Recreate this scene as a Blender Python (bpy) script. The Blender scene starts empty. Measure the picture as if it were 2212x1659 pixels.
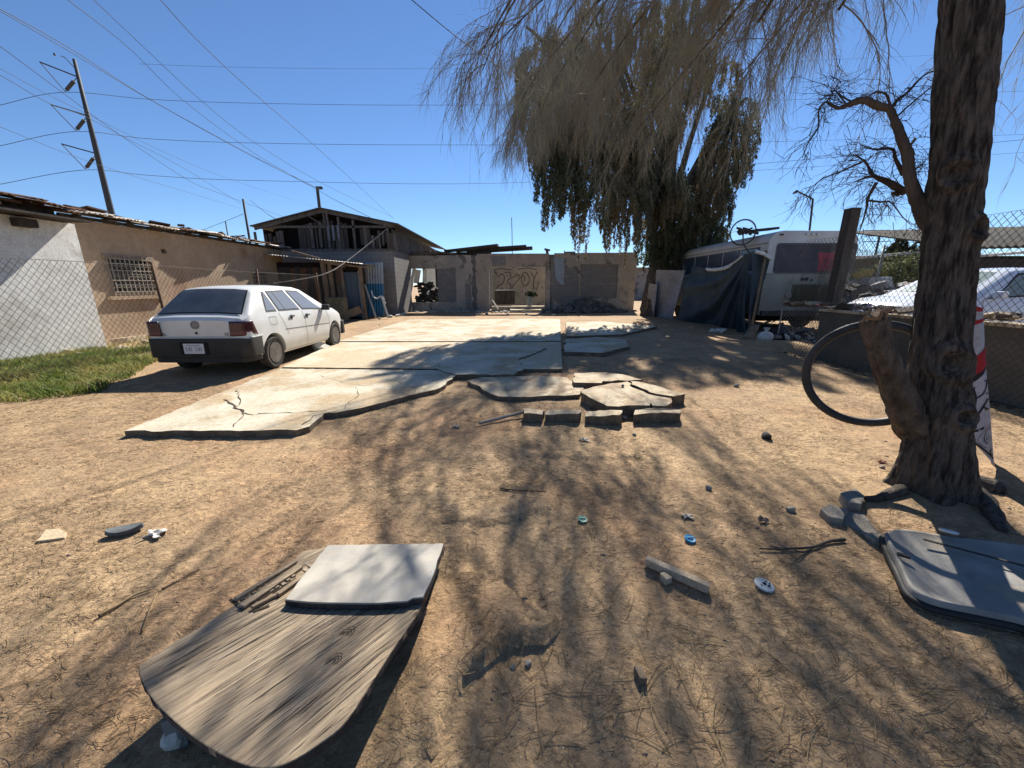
import bpy, bmesh, math, random
import numpy as np
from mathutils import Vector, Matrix
R = math.radians
rnd = random.Random(7)
rng = np.random.default_rng(11)

# ---------------------------------------------------------------- camera, sky, sun, exposure
S = bpy.context.scene
COL = S.collection
CAMH = 1.42; PITCH = 14.5; F = 825.0           # F in units of a 2212 px wide frame
cam_d = bpy.data.cameras.new('camera'); cam = bpy.data.objects.new('camera', cam_d); COL.objects.link(cam)
cam.location = (0, 0, CAMH); cam.rotation_euler = (R(90 - PITCH), 0, 0)
cam_d.sensor_width = 36; cam_d.lens = 36 * F / 2212; cam_d.clip_start = 0.05; cam_d.clip_end = 3000
S.camera = cam
SUN_EL, SUN_AZ = 41.0, 13.5                     # azimuth clockwise from +Y
w = bpy.data.worlds.new('World'); S.world = w; w.use_nodes = True
nt = w.node_tree; bg = nt.nodes['Background']
sky = nt.nodes.new('ShaderNodeTexSky'); sky.sky_type = 'NISHITA'; sky.sun_disc = False
sky.sun_elevation = R(SUN_EL); sky.sun_rotation = R(SUN_AZ); sky.air_density = 0.9; sky.dust_density = 0.0; sky.ozone_density = 8.0
sky.altitude = 300
nt.links.new(sky.outputs[0], bg.inputs[0]); bg.inputs[1].default_value = 0.066
sl = bpy.data.lights.new('sun', 'SUN'); sun = bpy.data.objects.new('sun', sl); COL.objects.link(sun)
sl.energy = 4.6; sl.angle = R(0.55); sl.color = (1.0, 0.955, 0.88)
sd = Vector((math.sin(R(SUN_AZ)) * math.cos(R(SUN_EL)), math.cos(R(SUN_AZ)) * math.cos(R(SUN_EL)), math.sin(R(SUN_EL))))
sun.rotation_euler = sd.to_track_quat('Z', 'Y').to_euler(); sun.location = sd * 60
S.view_settings.view_transform = 'Standard'; S.view_settings.look = 'None'
S.view_settings.exposure = 1.05; S.view_settings.gamma = 1
S.render.resolution_x = 1024; S.render.resolution_y = 768

# ---------------------------------------------------------------- survey helpers: sight lines -> real places
_c, _s = math.cos(R(PITCH)), math.sin(R(PITCH))
def ray(px, py):
    x = (px - 1106) / F; u = (829.5 - py) / F
    return Vector((x, _c + u * _s, u * _c - _s))
def G(px, py, z=0.0):
    d = ray(px, py); t = (z - CAMH) / d.z
    return Vector((d.x * t, d.y * t, z))
def at(px, py, Y):
    d = ray(px, py); t = Y / d.y
    return Vector((d.x * t, Y, CAMH + d.z * t))
def atx(px, py, X):
    d = ray(px, py); t = X / d.x
    return Vector((X, d.y * t, CAMH + d.z * t))

# ---------------------------------------------------------------- ground relief
def _hash(ix, iy, seed):
    n = (ix * 374761393 + iy * 668265263 + seed * 1442695041) & 0xffffffff
    n = ((n ^ (n >> 13)) * 1274126177) & 0xffffffff
    return ((n ^ (n >> 16)) & 0xffff) / 65535.0
def vnoise(x, y, seed=0):
    x = np.asarray(x, float); y = np.asarray(y, float)
    ix = np.floor(x).astype(np.int64); iy = np.floor(y).astype(np.int64)
    fx = x - ix; fy = y - iy; fx = fx * fx * (3 - 2 * fx); fy = fy * fy * (3 - 2 * fy)
    a = _hash(ix, iy, seed); b = _hash(ix + 1, iy, seed); c = _hash(ix, iy + 1, seed); d = _hash(ix + 1, iy + 1, seed)
    return (a * (1 - fx) + b * fx) * (1 - fy) + (c * (1 - fx) + d * fx) * fy - 0.5
def sst(a, b, x):
    t = np.clip((x - a) / (b - a), 0, 1); return t * t * (3 - 2 * t)
def polydist(x, y, pts):
    # signed distance-ish to an open polyline: + on its left side
    best = np.full(np.shape(x), 1e9); sgn = np.zeros(np.shape(x)); tt = np.zeros(np.shape(x))
    n = len(pts) - 1
    for i in range(n):
        ax, ay = pts[i][0], pts[i][1]; bx, by = pts[i + 1][0], pts[i + 1][1]
        dx, dy = bx - ax, by - ay; L = dx * dx + dy * dy
        t = np.clip(((x - ax) * dx + (y - ay) * dy) / L, 0, 1)
        qx = x - (ax + t * dx); qy = y - (ay + t * dy); d = np.hypot(qx, qy)
        cr = dx * (y - ay) - dy * (x - ax); m = d < best
        best = np.where(m, d, best); sgn = np.where(m, np.sign(cr), sgn); tt = np.where(m, (i + t) / n, tt)
    return best * sgn, tt
EDGE1 = [tuple(G(*p)[:2]) for p in [(1212, 1340), (1200, 1362), (1178, 1385), (1130, 1392), (1085, 1402), (1050, 1432), (1010, 1460), (975, 1520), (950, 1575), (925, 1640), (905, 1720), (890, 1800)]]
EDGE2 = [tuple(G(*p)[:2]) for p in [(1190, 1118), (1160, 1108), (1135, 1118), (1080, 1132), (1010, 1132), (950, 1126)]]
EDGE3 = [tuple(G(*p)[:2]) for p in [(1190, 1060), (1130, 1060), (1080, 1056)]]
EDGE4 = [tuple(G(*p)[:2]) for p in [(1400, 988), (1300, 992), (1200, 990), (1120, 985)]]
def H(x, y):
    x = np.asarray(x, float); y = np.asarray(y, float)
    h = 0.035 * vnoise(x / 1.7, y / 1.7, 1) + 0.022 * vnoise(x / .55, y / .55, 2)
    near = 1 - sst(8, 14, np.hypot(x, y))
    h = h + near * (0.012 * vnoise(x / .17, y / .17, 3) + 0.008 * vnoise(x / .07, y / .07, 4))
    for E, hh, fall in ((EDGE1, .062, .55), (EDGE2, .03, .28), (EDGE3, .016, .15), (EDGE4, .02, .2)):
        jx = x + .03 * vnoise(x / .09, y / .09, 5); jy = y + .03 * vnoise(x / .08, y / .08, 6)
        d, t = polydist(jx, jy, E)
        d = -d
        ends = sst(0, .08, t) * (1 - sst(.95, 1.0, t))
        h = h + hh * sst(-.012, .004, d) * (1 - sst(.05, fall, d)) * ends
    # terrace held behind the low wall on the right
    h = h + 0.16 * sst(6.05, 6.2, x) * (1 - sst(8.6, 10.5, y))
    # roots flare mound round the big trunk
    h = h + 0.06 * np.exp(-((x - 2.95) ** 2 + (y - 2.38) ** 2) / .22)
    return h
def Hs(x, y): return float(H(np.array([x]), np.array([y]))[0])
def GH(px, py):
    p = G(px, py); z = Hs(p.x, p.y); p = G(px, py, z); return Vector((p.x, p.y, Hs(p.x, p.y)))

# ---------------------------------------------------------------- materials
def mat(name, c1, c2=None, scale=4.0, rough=.85, bump=0.0, bscale=40.0, metal=0.0, stretch=(1, 1, 1), contrast=(.35, .65), c3=None, s3=1.0, k3=(.5, .62), detail=8, spec=.3, coat=0, grain=None, gs=42):
    m = bpy.data.materials.new(name); m.use_nodes = True; n = m.node_tree; b = n.nodes['Principled BSDF']
    b.inputs['Roughness'].default_value = rough; b.inputs['Metallic'].default_value = metal
    b.inputs['Specular IOR Level'].default_value = spec
    if coat: b.inputs['Coat Weight'].default_value = coat; b.inputs['Coat Roughness'].default_value = .08
    tc = n.nodes.new('ShaderNodeTexCoord'); mp = n.nodes.new('ShaderNodeMapping'); mp.inputs['Scale'].default_value = stretch
    n.links.new(tc.outputs['Object'], mp.inputs[0]); src = None
    def noise(sc, dt=detail, r=.6):
        t = n.nodes.new('ShaderNodeTexNoise'); t.inputs['Scale'].default_value = sc; t.inputs['Detail'].default_value = dt; t.inputs['Roughness'].default_value = r
        n.links.new(mp.outputs[0], t.inputs['Vector']); return t
    def mix(fac, a, bb):
        x = n.nodes.new('ShaderNodeMix'); x.data_type = 'RGBA'
        n.links.new(fac, x.inputs[0])
        for v, i in ((a, 6), (bb, 7)):
            if isinstance(v, tuple): x.inputs[i].default_value = (*v, 1)
            else: n.links.new(v, x.inputs[i])
        return x.outputs[2]
    def ramp(f, lo, hi):
        r = n.nodes.new('ShaderNodeMapRange'); r.inputs[1].default_value = lo; r.inputs[2].default_value = hi
        n.links.new(f, r.inputs[0]); return r.outputs[0]
    if c2 is None: b.inputs['Base Color'].default_value = (*c1, 1)
    else:
        t = noise(scale); src = mix(ramp(t.outputs[0], *contrast), c1, c2)
        if c3: src = mix(ramp(noise(s3).outputs[0], *k3), src, c3)
        if grain is None: grain = .38 if rough >= .78 else 0
        if grain:
            def mul(src, sc, g, lo=.28, hi=.72):
                k = n.nodes.new('ShaderNodeMapRange'); k.inputs[1].default_value = lo; k.inputs[2].default_value = hi; k.inputs[3].default_value = 1 - g; k.inputs[4].default_value = 1 + g * .8
                n.links.new(noise(sc, 6, .8).outputs[0], k.inputs[0])
                v = n.nodes.new('ShaderNodeVectorMath'); v.operation = 'SCALE'; n.links.new(src, v.inputs[0]); n.links.new(k.outputs[0], v.inputs['Scale']); return v.outputs[0]
            src = mul(mul(src, gs, grain), gs * .16, grain * .55)
        n.links.new(src, b.inputs['Base Color'])
    if bump:
        bn = n.nodes.new('ShaderNodeBump'); bn.inputs['Strength'].default_value = bump; bn.inputs['Distance'].default_value = .02
        n.links.new(noise(bscale, 6, .65).outputs[0], bn.inputs['Height']); n.links.new(bn.outputs[0], b.inputs['Normal'])
    m['h'] = 1
    m.node_tree.nodes['Principled BSDF'].label = 'main'
    return m
def base_socket(m):
    n = m.node_tree; b = n.nodes['Principled BSDF']; i = b.inputs['Base Color']
    if i.is_linked: return i.links[0].from_socket
    r = n.nodes.new('ShaderNodeRGB'); r.outputs[0].default_value = i.default_value; return r.outputs[0]
def add_blocks(m, axis, bw, bh, mortar, col, patch=None, fac=.8, msize=.02):
    """courses of blocks over (x,z) or (y,z); patch: (scale, lo, hi) noise mask that decides where they show"""
    n = m.node_tree; b = n.nodes['Principled BSDF']
    tc = n.nodes.new('ShaderNodeTexCoord'); sp = n.nodes.new('ShaderNodeSeparateXYZ'); cb = n.nodes.new('ShaderNodeCombineXYZ')
    n.links.new(tc.outputs['Object'], sp.inputs[0]); n.links.new(sp.outputs[0 if axis == 'x' else 1], cb.inputs[0]); n.links.new(sp.outputs[2], cb.inputs[1])
    br = n.nodes.new('ShaderNodeTexBrick'); br.inputs['Scale'].default_value = 1; br.inputs['Brick Width'].default_value = bw; br.inputs['Row Height'].default_value = bh
    br.inputs['Mortar Size'].default_value = msize; br.inputs['Mortar Smooth'].default_value = .3; br.inputs['Color1'].default_value = (*col, 1); br.inputs['Color2'].default_value = (*[v * .78 for v in col], 1); br.inputs['Mortar'].default_value = (*mortar, 1)
    n.links.new(cb.outputs[0], br.inputs['Vector'])
    old = base_socket(m); mx = n.nodes.new('ShaderNodeMix'); mx.data_type = 'RGBA'; mx.inputs[0].default_value = fac
    n.links.new(old, mx.inputs[6]); n.links.new(br.outputs[0], mx.inputs[7])
    if patch:
        t = n.nodes.new('ShaderNodeTexNoise'); t.inputs['Scale'].default_value = patch[0]; t.inputs['Detail'].default_value = 5
        n.links.new(tc.outputs['Object'], t.inputs['Vector'])
        r = n.nodes.new('ShaderNodeMapRange'); r.inputs[1].default_value = patch[1]; r.inputs[2].default_value = patch[2]; n.links.new(t.outputs[0], r.inputs[0]); n.links.new(r.outputs[0], mx.inputs[0])
    n.links.new(mx.outputs[2], b.inputs['Base Color']); return m
def add_voronoi_speck(m, scale, thr, col):
    n = m.node_tree; b = n.nodes['Principled BSDF']; tc = n.nodes.new('ShaderNodeTexCoord')
    v = n.nodes.new('ShaderNodeTexVoronoi'); v.inputs['Scale'].default_value = scale; n.links.new(tc.outputs['Object'], v.inputs['Vector'])
    r = n.nodes.new('ShaderNodeMapRange'); r.inputs[1].default_value = thr; r.inputs[2].default_value = thr * .6; n.links.new(v.outputs['Distance'], r.inputs[0])
    mx = n.nodes.new('ShaderNodeMix'); mx.data_type = 'RGBA'; n.links.new(r.outputs[0], mx.inputs[0]); n.links.new(base_socket(m), mx.inputs[6]); mx.inputs[7].default_value = (*col, 1)
    n.links.new(mx.outputs[2], b.inputs['Base Color']); return m
def glass(name, col, rough=.08, alpha=1.0):
    m = mat(name, col, rough=rough, spec=.6); b = m.node_tree.nodes['Principled BSDF']; b.inputs['Alpha'].default_value = alpha; return m

DIRT = mat('dirt', (.46, .315, .172), (.34, .222, .122), 1.1, .95, .8, 34, c3=(.44, .25, .13), s3=.45, k3=(.52, .7), contrast=(.3, .7), grain=.55, gs=36)
DIRT = add_voronoi_speck(DIRT, 26, .10, (.13, .09, .055)); DIRT = add_voronoi_speck(DIRT, 17, .06, (.60, .52, .42))
# second, finer relief and patchy litter staining on the dirt
_n = DIRT.node_tree; _b = _n.nodes['Principled BSDF']; _tc = _n.nodes.new('ShaderNodeTexCoord')
_t = _n.nodes.new('ShaderNodeTexNoise'); _t.inputs['Scale'].default_value = 9; _t.inputs['Detail'].default_value = 10; _t.inputs['Roughness'].default_value = .75; _n.links.new(_tc.outputs['Object'], _t.inputs['Vector'])
_r = _n.nodes.new('ShaderNodeMapRange'); _r.inputs[1].default_value = .52; _r.inputs[2].default_value = .72; _n.links.new(_t.outputs[0], _r.inputs[0])
_m = _n.nodes.new('ShaderNodeMix'); _m.data_type = 'RGBA'; _n.links.new(_r.outputs[0], _m.inputs[0]); _n.links.new(base_socket(DIRT), _m.inputs[6]); _m.inputs[7].default_value = (.20, .135, .08, 1)
_t2 = _n.nodes.new('ShaderNodeTexNoise'); _t2.inputs['Scale'].default_value = .85; _t2.inputs['Detail'].default_value = 7; _t2.inputs['Roughness'].default_value = .62; _t2.inputs['Distortion'].default_value = .6; _n.links.new(_tc.outputs['Object'], _t2.inputs['Vector'])
_r2 = _n.nodes.new('ShaderNodeMapRange'); _r2.inputs[1].default_value = .54; _r2.inputs[2].default_value = .70; _r2.inputs[4].default_value = .75; _n.links.new(_t2.outputs[0], _r2.inputs[0])
_m2 = _n.nodes.new('ShaderNodeMix'); _m2.data_type = 'RGBA'; _n.links.new(_r2.outputs[0], _m2.inputs[0]); _n.links.new(_m.outputs[2], _m2.inputs[6]); _m2.inputs[7].default_value = (.23, .15, .085, 1); _n.links.new(_m2.outputs[2], _b.inputs['Base Color'])

STRAW = mat('straw', (.42, .30, .15), (.20, .125, .06), 3, .8, contrast=(.4, .6))
BARK = mat('bark', (.165, .135, .108), (.035, .028, .023), 28, .95, 1.0, 34, stretch=(1, 1, .22), contrast=(.4, .6), c3=(.16, .13, .10), s3=12, k3=(.56, .7))
BARK.node_tree.nodes['Bump'].inputs['Distance'].default_value = .06
TWIG = mat('twig', (.27, .25, .215), (.17, .155, .13), 2, .8, grain=0)
FALLEN = mat('fallen_needle', (.30, .20, .11), (.13, .085, .05), 14, .9, contrast=(.4, .6))
DEADWOOD = mat('dead_wood', (.10, .075, .055), (.05, .038, .03), 6, .9, .4, 40, stretch=(1, 1, .4))
ROOTM = mat('root_bark', (.13, .105, .082), (.05, .04, .03), 18, .95, .9, 34)
STUBWOOD = mat('stub_wood', (.30, .19, .11), (.14, .085, .05), 14, .9, .8, 30, stretch=(1, 1, .3))
def leafmat(name, a, b2, tr, sc=.6):
    m = mat(name, a, b2, sc, .7, contrast=(.42, .58), grain=.3, gs=5); n = m.node_tree; b = n.nodes['Principled BSDF']; o = n.nodes['Material Output']
    t = n.nodes.new('ShaderNodeBsdfTranslucent'); n.links.new(base_socket(m), t.inputs[0]); mx = n.nodes.new('ShaderNodeMixShader'); mx.inputs[0].default_value = tr
    n.links.new(b.outputs[0], mx.inputs[1]); n.links.new(t.outputs[0], mx.inputs[2]); n.links.new(mx.outputs[0], o.inputs[0]); return m
NEEDLE = leafmat('needles', (.42, .43, .35), (.40, .36, .27), .55)
LEAF = leafmat('leaves', (.075, .095, .055), (.20, .16, .09), .4, .5)
GRASSM = leafmat('grass', (.12, .17, .03), (.30, .28, .09), .4, 1.5)
BUSHM = leafmat('bush', (.06, .085, .03), (.12, .13, .05), .3, 1.5)
SLAB = mat('slab_concrete', (.58, .515, .39), (.45, .385, .275), 1.4, .9, .35, 30, c3=(.40, .30, .18), s3=1.7, k3=(.48, .60), contrast=(.35, .6), grain=.28, gs=24)
SLABB = mat('broken_concrete', (.56, .47, .33), (.36, .27, .17), 6, .92, .6, 25, c3=(.30, .21, .13), s3=3, k3=(.52, .68))
EDGESHADE = mat('slab_edge_shade', (.20, .155, .105), (.10, .075, .05), 9, .95, .6, 30)  # shade on the upright slab faces put into the colour, with some dirt stain
GAP = mat('crack_soil', (.06, .042, .028), rough=1)
CINDER = add_blocks(mat('cinder_block', (.22, .21, .20), (.15, .145, .14), 3, .95, .3, 40), 'x', .4, .2, (.16, .155, .15), (.24, .23, .22), fac=.6)
CINDERY = add_blocks(mat('grey_block', (.24, .22, .20), (.15, .14, .13), 2, .95, .3, 40), 'y', .4, .2, (.15, .145, .14), (.24, .225, .2), fac=.45)
PLASTER = mat('grey_plaster', (.42, .375, .32), (.30, .27, .235), 1.1, .9, .25, 22, c3=(.15, .14, .13), s3=1.6, k3=(.53, .62))
PLASTERW = mat('pale_plaster', (.44, .39, .33), (.30, .265, .23), 1.4, .9, .2, 22)
BRICKS = add_blocks(mat('old_brick', (.26, .17, .12), (.15, .11, .09), 5, .95, .8, 24), 'x', .24, .085, (.22, .19, .16), (.30, .17, .11), fac=.7)
TANWALL = mat('tan_wall', (.50, .37, .25), (.41, .30, .20), .9, .92, .2, 14, c3=(.30, .17, .10), s3=.55, k3=(.6, .75))
WHITEWALL = mat('white_wall', (.82, .80, .74), (.68, .66, .61), 1.0, .9, .2, 14, c3=(.50, .46, .40), s3=.8, k3=(.57, .7))
TIN = mat('tin_roof', (.46, .44, .40), (.24, .19, .15), 2.2, .6, .2, 20, metal=.25)
RUST = mat('rusty_metal', (.17, .085, .045), (.10, .06, .04), 9, .85, .3, 40)
GALV = mat('galvanised_wire', (.30, .28, .25), rough=.55, metal=.5)
OLDWIRE = mat('weathered_wire', (.10, .09, .08), rough=.7, metal=.3)
DARKWIRE = mat('cable_rubber', (.03, .03, .035), rough=.7)
PLANK = mat('grey_plank', (.16, .14, .125), (.075, .065, .058), 4, .92, .4, 30, stretch=(3, 3, .35))
PLANKD = mat('dark_plank', (.085, .07, .06), (.04, .034, .03), 4, .92, .4, 30, stretch=(3, 3, .35))
PLANKB = mat('brown_plank', (.27, .20, .135), (.15, .105, .07), 4, .92, .4, 30, stretch=(2, 2, .5))
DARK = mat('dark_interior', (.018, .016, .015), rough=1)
CARW = mat('white_car_paint', (.68, .67, .63), (.56, .54, .49), 1.6, .38, c3=(.42, .36, .28), s3=2.3, k3=(.66, .85), spec=.5, coat=.35)
CARG = mat('dusty_car_glass', (.15, .155, .15), (.05, .055, .06), 2.2, .35, spec=.6, contrast=(.3, .7))
CARG2 = glass('side_car_glass', (.20, .215, .24), .25)
CARG3 = glass('pale_car_glass', (.22, .27, .24), .2)
BLACKP = mat('black_plastic', (.022, .021, .02), (.04, .035, .03), 4, .6)
TYRE = mat('tyre_rubber', (.03, .028, .026), (.10, .085, .065), 6, .9, contrast=(.4, .75))
RIM = mat('steel_rim', (.20, .19, .175), (.11, .095, .08), 8, .5, metal=.5)
REDL = mat('tail_lamp_red', (.05, .008, .009), rough=.25, spec=.6)
REDL2 = mat('tail_lamp_smoke', (.13, .05, .045), rough=.25)
CHROME = mat('badge_metal', (.22, .22, .23), rough=.3, metal=.8)
PLATE = mat('number_plate', (.62, .60, .57), rough=.6)
PLATET = mat('plate_letters', (.10, .10, .12), rough=.6)
SEAM = mat('panel_gap', (.10, .095, .085), rough=.8)

# ---------------------------------------------------------------- object helpers
ORG = {}
def tag(o, label=None, cat=None, group=None, kind=None):
    if label: o['label'] = label
    if cat: o['category'] = cat
    if group: o['group'] = group
    if kind: o['kind'] = kind
    return o
def thing(name, loc, label, cat, group=None):
    o = bpy.data.objects.new(name, None); COL.objects.link(o); o.location = loc; o.empty_display_size = .1
    ORG[o] = Vector(loc); return tag(o, label, cat, group)
def link_mesh(name, me, parent, verts_np=None):
    o = bpy.data.objects.new(name, me); COL.objects.link(o)
    n = len(me.vertices); a = np.empty(n * 3, np.float32); me.vertices.foreach_get('co', a); a = a.reshape(-1, 3)
    if parent is not None:
        off = np.array(ORG[parent]); o.parent = parent; ORG[o] = ORG[parent]
    else:
        off = np.array([(a[:, 0].min() + a[:, 0].max()) / 2, (a[:, 1].min() + a[:, 1].max()) / 2, a[:, 2].min()]); o.location = off; ORG[o] = Vector(off)
    a = a - off; me.vertices.foreach_set('co', a.astype(np.float32).ravel()); me.update()
    return o
def np_mesh(name, verts, faces, m, parent=None, smooth=False):
    verts = np.asarray(verts, np.float32); faces = np.asarray(faces, np.int32); k = faces.shape[1]
    me = bpy.data.meshes.new(name); me.vertices.add(len(verts)); me.vertices.foreach_set('co', verts.ravel())
    me.loops.add(faces.size); me.loops.foreach_set('vertex_index', faces.ravel())
    me.polygons.add(len(faces)); me.polygons.foreach_set('loop_start', np.arange(0, faces.size, k, dtype=np.int32)); me.polygons.foreach_set('loop_total', np.full(len(faces), k, np.int32))
    if smooth: me.polygons.foreach_set('use_smooth', np.ones(len(faces), bool))
    me.update(calc_edges=True); me.materials.append(m)
    return link_mesh(name, me, parent)
def strands_geo(P, Rr, sides=3):
    """P [N,K,3], Rr [N,K] -> tube verts, quads"""
    P = np.asarray(P, float); Rr = np.asarray(Rr, float); N, K, _ = P.shape
    T = np.gradient(P, axis=1); T /= np.linalg.norm(T, axis=2, keepdims=True) + 1e-9
    ref = np.zeros_like(T); ref[..., 0] = .37; ref[..., 1] = .93; ref[..., 2] = .12
    A = np.cross(T, ref); A /= np.linalg.norm(A, axis=2, keepdims=True) + 1e-9; B = np.cross(T, A)
    an = np.arange(sides) * 2 * np.pi / sides
    V = P[:, :, None, :] + Rr[:, :, None, None] * (np.cos(an)[None, None, :, None] * A[:, :, None, :] + np.sin(an)[None, None, :, None] * B[:, :, None, :])
    idx = np.arange(N * K * sides).reshape(N, K, sides)
    a = idx[:, :-1, :]; b = np.roll(idx, -1, 2)[:, :-1, :]; c = np.roll(idx, -1, 2)[:, 1:, :]; d = idx[:, 1:, :]
    return V.reshape(-1, 3), np.stack([a, b, c, d], -1).reshape(-1, 4)
def strands(name, P, Rr, m, parent=None, sides=3):
    v, f = strands_geo(P, Rr, sides); return np_mesh(name, v, f, m, parent, smooth=True)
def resample(pts, k):
    pts = [Vector(p) for p in pts]; out = []; n = len(pts) - 1
    for i in range(k):
        u = i / (k - 1) * n; j = min(int(u), n - 1); t = u - j
        p0 = pts[max(j - 1, 0)]; p1 = pts[j]; p2 = pts[j + 1]; p3 = pts[min(j + 2, n)]
        out.append(.5 * ((2 * p1) + (p2 - p0) * t + (2 * p0 - 5 * p1 + 4 * p2 - p3) * t * t + (3 * p1 - p0 - 3 * p2 + p3) * t ** 3))
    return out
class MB:
    def __init__(s): s.v = []; s.f = []
    def add(s, vs, fs):
        o = len(s.v); s.v += [Vector(v) for v in vs]; s.f += [[i + o for i in f] for f in fs]; return s
    def box(s, c, d, rz=0, rx=0, ry=0, jit=0):
        M = Matrix.Rotation(rz, 3, 'Z') @ Matrix.Rotation(ry, 3, 'Y') @ Matrix.Rotation(rx, 3, 'X'); c = Vector(c)
        vs = [c + M @ Vector((sx * d[0] / 2 + (rnd.uniform(-jit, jit) if jit else 0), sy * d[1] / 2 + (rnd.uniform(-jit, jit) if jit else 0), sz * d[2] / 2 + (rnd.uniform(-jit, jit) if jit else 0))) for sx in (-1, 1) for sy in (-1, 1) for sz in (-1, 1)]
        return s.add(vs, [(0, 1, 3, 2), (4, 6, 7, 5), (0, 4, 5, 1), (2, 3, 7, 6), (0, 2, 6, 4), (1, 5, 7, 3)])
    def bx(s, x0, x1, y0, y1, z0, z1): return s.box(((x0 + x1) / 2, (y0 + y1) / 2, (z0 + z1) / 2), (abs(x1 - x0), abs(y1 - y0), abs(z1 - z0)))
    def beam(s, a, b, w, h=None, up=(0, 0, 1)):
        a = Vector(a); b = Vector(b); h = h or w; t = (b - a).normalized(); u = Vector(up)
        if abs(t.dot(u)) > .95: u = Vector((0, 1, 0))
        x = t.cross(u).normalized(); y = x.cross(t)
        vs = [p + x * (sx * w / 2) + y * (sy * h / 2) for p in (a, b) for sx, sy in ((-1, -1), (1, -1), (1, 1), (-1, 1))]
        return s.add(vs, [(0, 3, 2, 1), (4, 5, 6, 7), (0, 1, 5, 4), (1, 2, 6, 5), (2, 3, 7, 6), (3, 0, 4, 7)])
    def tube(s, pts, r, n=8, caps=True, jit=0):
        pts = [Vector(p) for p in pts]; k = len(pts); rr = r if hasattr(r, '__len__') else [r] * k; vs = []
        A = None
        for i, p in enumerate(pts):
            t = (pts[min(i + 1, k - 1)] - pts[max(i - 1, 0)]).normalized()
            if A is None: A = t.cross(Vector((.31, .93, .17)) if abs(t.y) < .9 else Vector((1, 0, .1))).normalized()
            A = (A - t * A.dot(t)).normalized(); B = t.cross(A)
            for j in range(n):
                an = 2 * math.pi * j / n; q = rr[i] * (1 + (rnd.uniform(-jit, jit) if jit else 0)); vs.append(p + (A * math.cos(an) + B * math.sin(an)) * q)
        fs = [(i * n + j, i * n + (j + 1) % n, (i + 1) * n + (j + 1) % n, (i + 1) * n + j) for i in range(k - 1) for j in range(n)]
        if caps: fs += [tuple(range(n - 1, -1, -1)), tuple((k - 1) * n + j for j in range(n))]
        return s.add(vs, fs)
    def torus(s, c, R0, r, axis, n=48, m=8):
        c = Vector(c); ax = Vector(axis).normalized(); u = ax.cross(Vector((0, 0, 1)) if abs(ax.z) < .9 else Vector((1, 0, 0))).normalized(); v = ax.cross(u); vs = []
        for i in range(n):
            a = 2 * math.pi * i / n; d = u * math.cos(a) + v * math.sin(a)
            for j in range(m):
                b = 2 * math.pi * j / m; vs.append(c + d * (R0 + r * math.cos(b)) + ax * (r * math.sin(b)))
        return s.add(vs, [(i * m + j, ((i + 1) % n) * m + j, ((i + 1) % n) * m + (j + 1) % m, i * m + (j + 1) % m) for i in range(n) for j in range(m)])
    def lathe(s, c, prof, axis, n=24):
        """prof: [(radius, along axis)]"""
        c = Vector(c); ax = Vector(axis).normalized(); u = ax.cross(Vector((0, 0, 1)) if abs(ax.z) < .9 else Vector((1, 0, 0))).normalized(); v = ax.cross(u); vs = []
        for r, h in prof:
            for j in range(n):
                a = 2 * math.pi * j / n; vs.append(c + ax * h + (u * math.cos(a) + v * math.sin(a)) * r)
        k = len(prof); fs = [(i * n + j, i * n + (j + 1) % n, (i + 1) * n + (j + 1) % n, (i + 1) * n + j) for i in range(k - 1) for j in range(n)]
        fs += [tuple(range(n - 1, -1, -1)), tuple((k - 1) * n + j for j in range(n))]
        return s.add(vs, fs)
    def prism(s, poly, z0, z1):
        """poly: [(x,y)] ; z0/z1 number or list"""
        n = len(poly); Z0 = z0 if hasattr(z0, '__len__') else [z0] * n; Z1 = z1 if hasattr(z1, '__len__') else [z1] * n
        vs = [(p[0], p[1], Z0[i]) for i, p in enumerate(poly)] + [(p[0], p[1], Z1[i]) for i, p in enumerate(poly)]
        fs = [tuple(range(n - 1, -1, -1)), tuple(range(n, 2 * n))] + [(i, (i + 1) % n, n + (i + 1) % n, n + i) for i in range(n)]
        return s.add(vs, fs)
    def quad(s, a, b, c, d): return s.add([a, b, c, d], [(0, 1, 2, 3)])
    def grid(s, fn, nu, nv):
        vs = [fn(i / nu, j / nv) for j in range(nv + 1) for i in range(nu + 1)]
        return s.add(vs, [(j * (nu + 1) + i, j * (nu + 1) + i + 1, (j + 1) * (nu + 1) + i + 1, (j + 1) * (nu + 1) + i) for j in range(nv) for i in range(nu)])
    def build(s, name, m, parent=None, smooth=False, bevel=0, label=None, solid=0, fixn=True, sharp=None):
        me = bpy.data.meshes.new(name); bm = bmesh.new()
        vv = [bm.verts.new(v) for v in s.v]
        for f in s.f:
            try: bm.faces.new([vv[i] for i in f])
            except ValueError: pass
        if fixn: bmesh.ops.recalc_face_normals(bm, faces=bm.faces)
        if bevel: bmesh.ops.bevel(bm, geom=list(bm.edges), offset=bevel, segments=2, affect='EDGES', profile=.6, clamp_overlap=True)
        if smooth:
            for f in bm.faces: f.smooth = True
            if sharp:
                for e in bm.edges:
                    if len(e.link_faces) == 2 and e.calc_face_angle(0) > sharp: e.smooth = False
        bm.to_mesh(me); bm.free(); me.materials.append(m)
        o = link_mesh(name, me, parent)
        if solid:
            md = o.modifiers.new('t', 'SOLIDIFY'); md.thickness = solid; md.offset = 0
        if label: o['label'] = label
        return o
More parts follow.
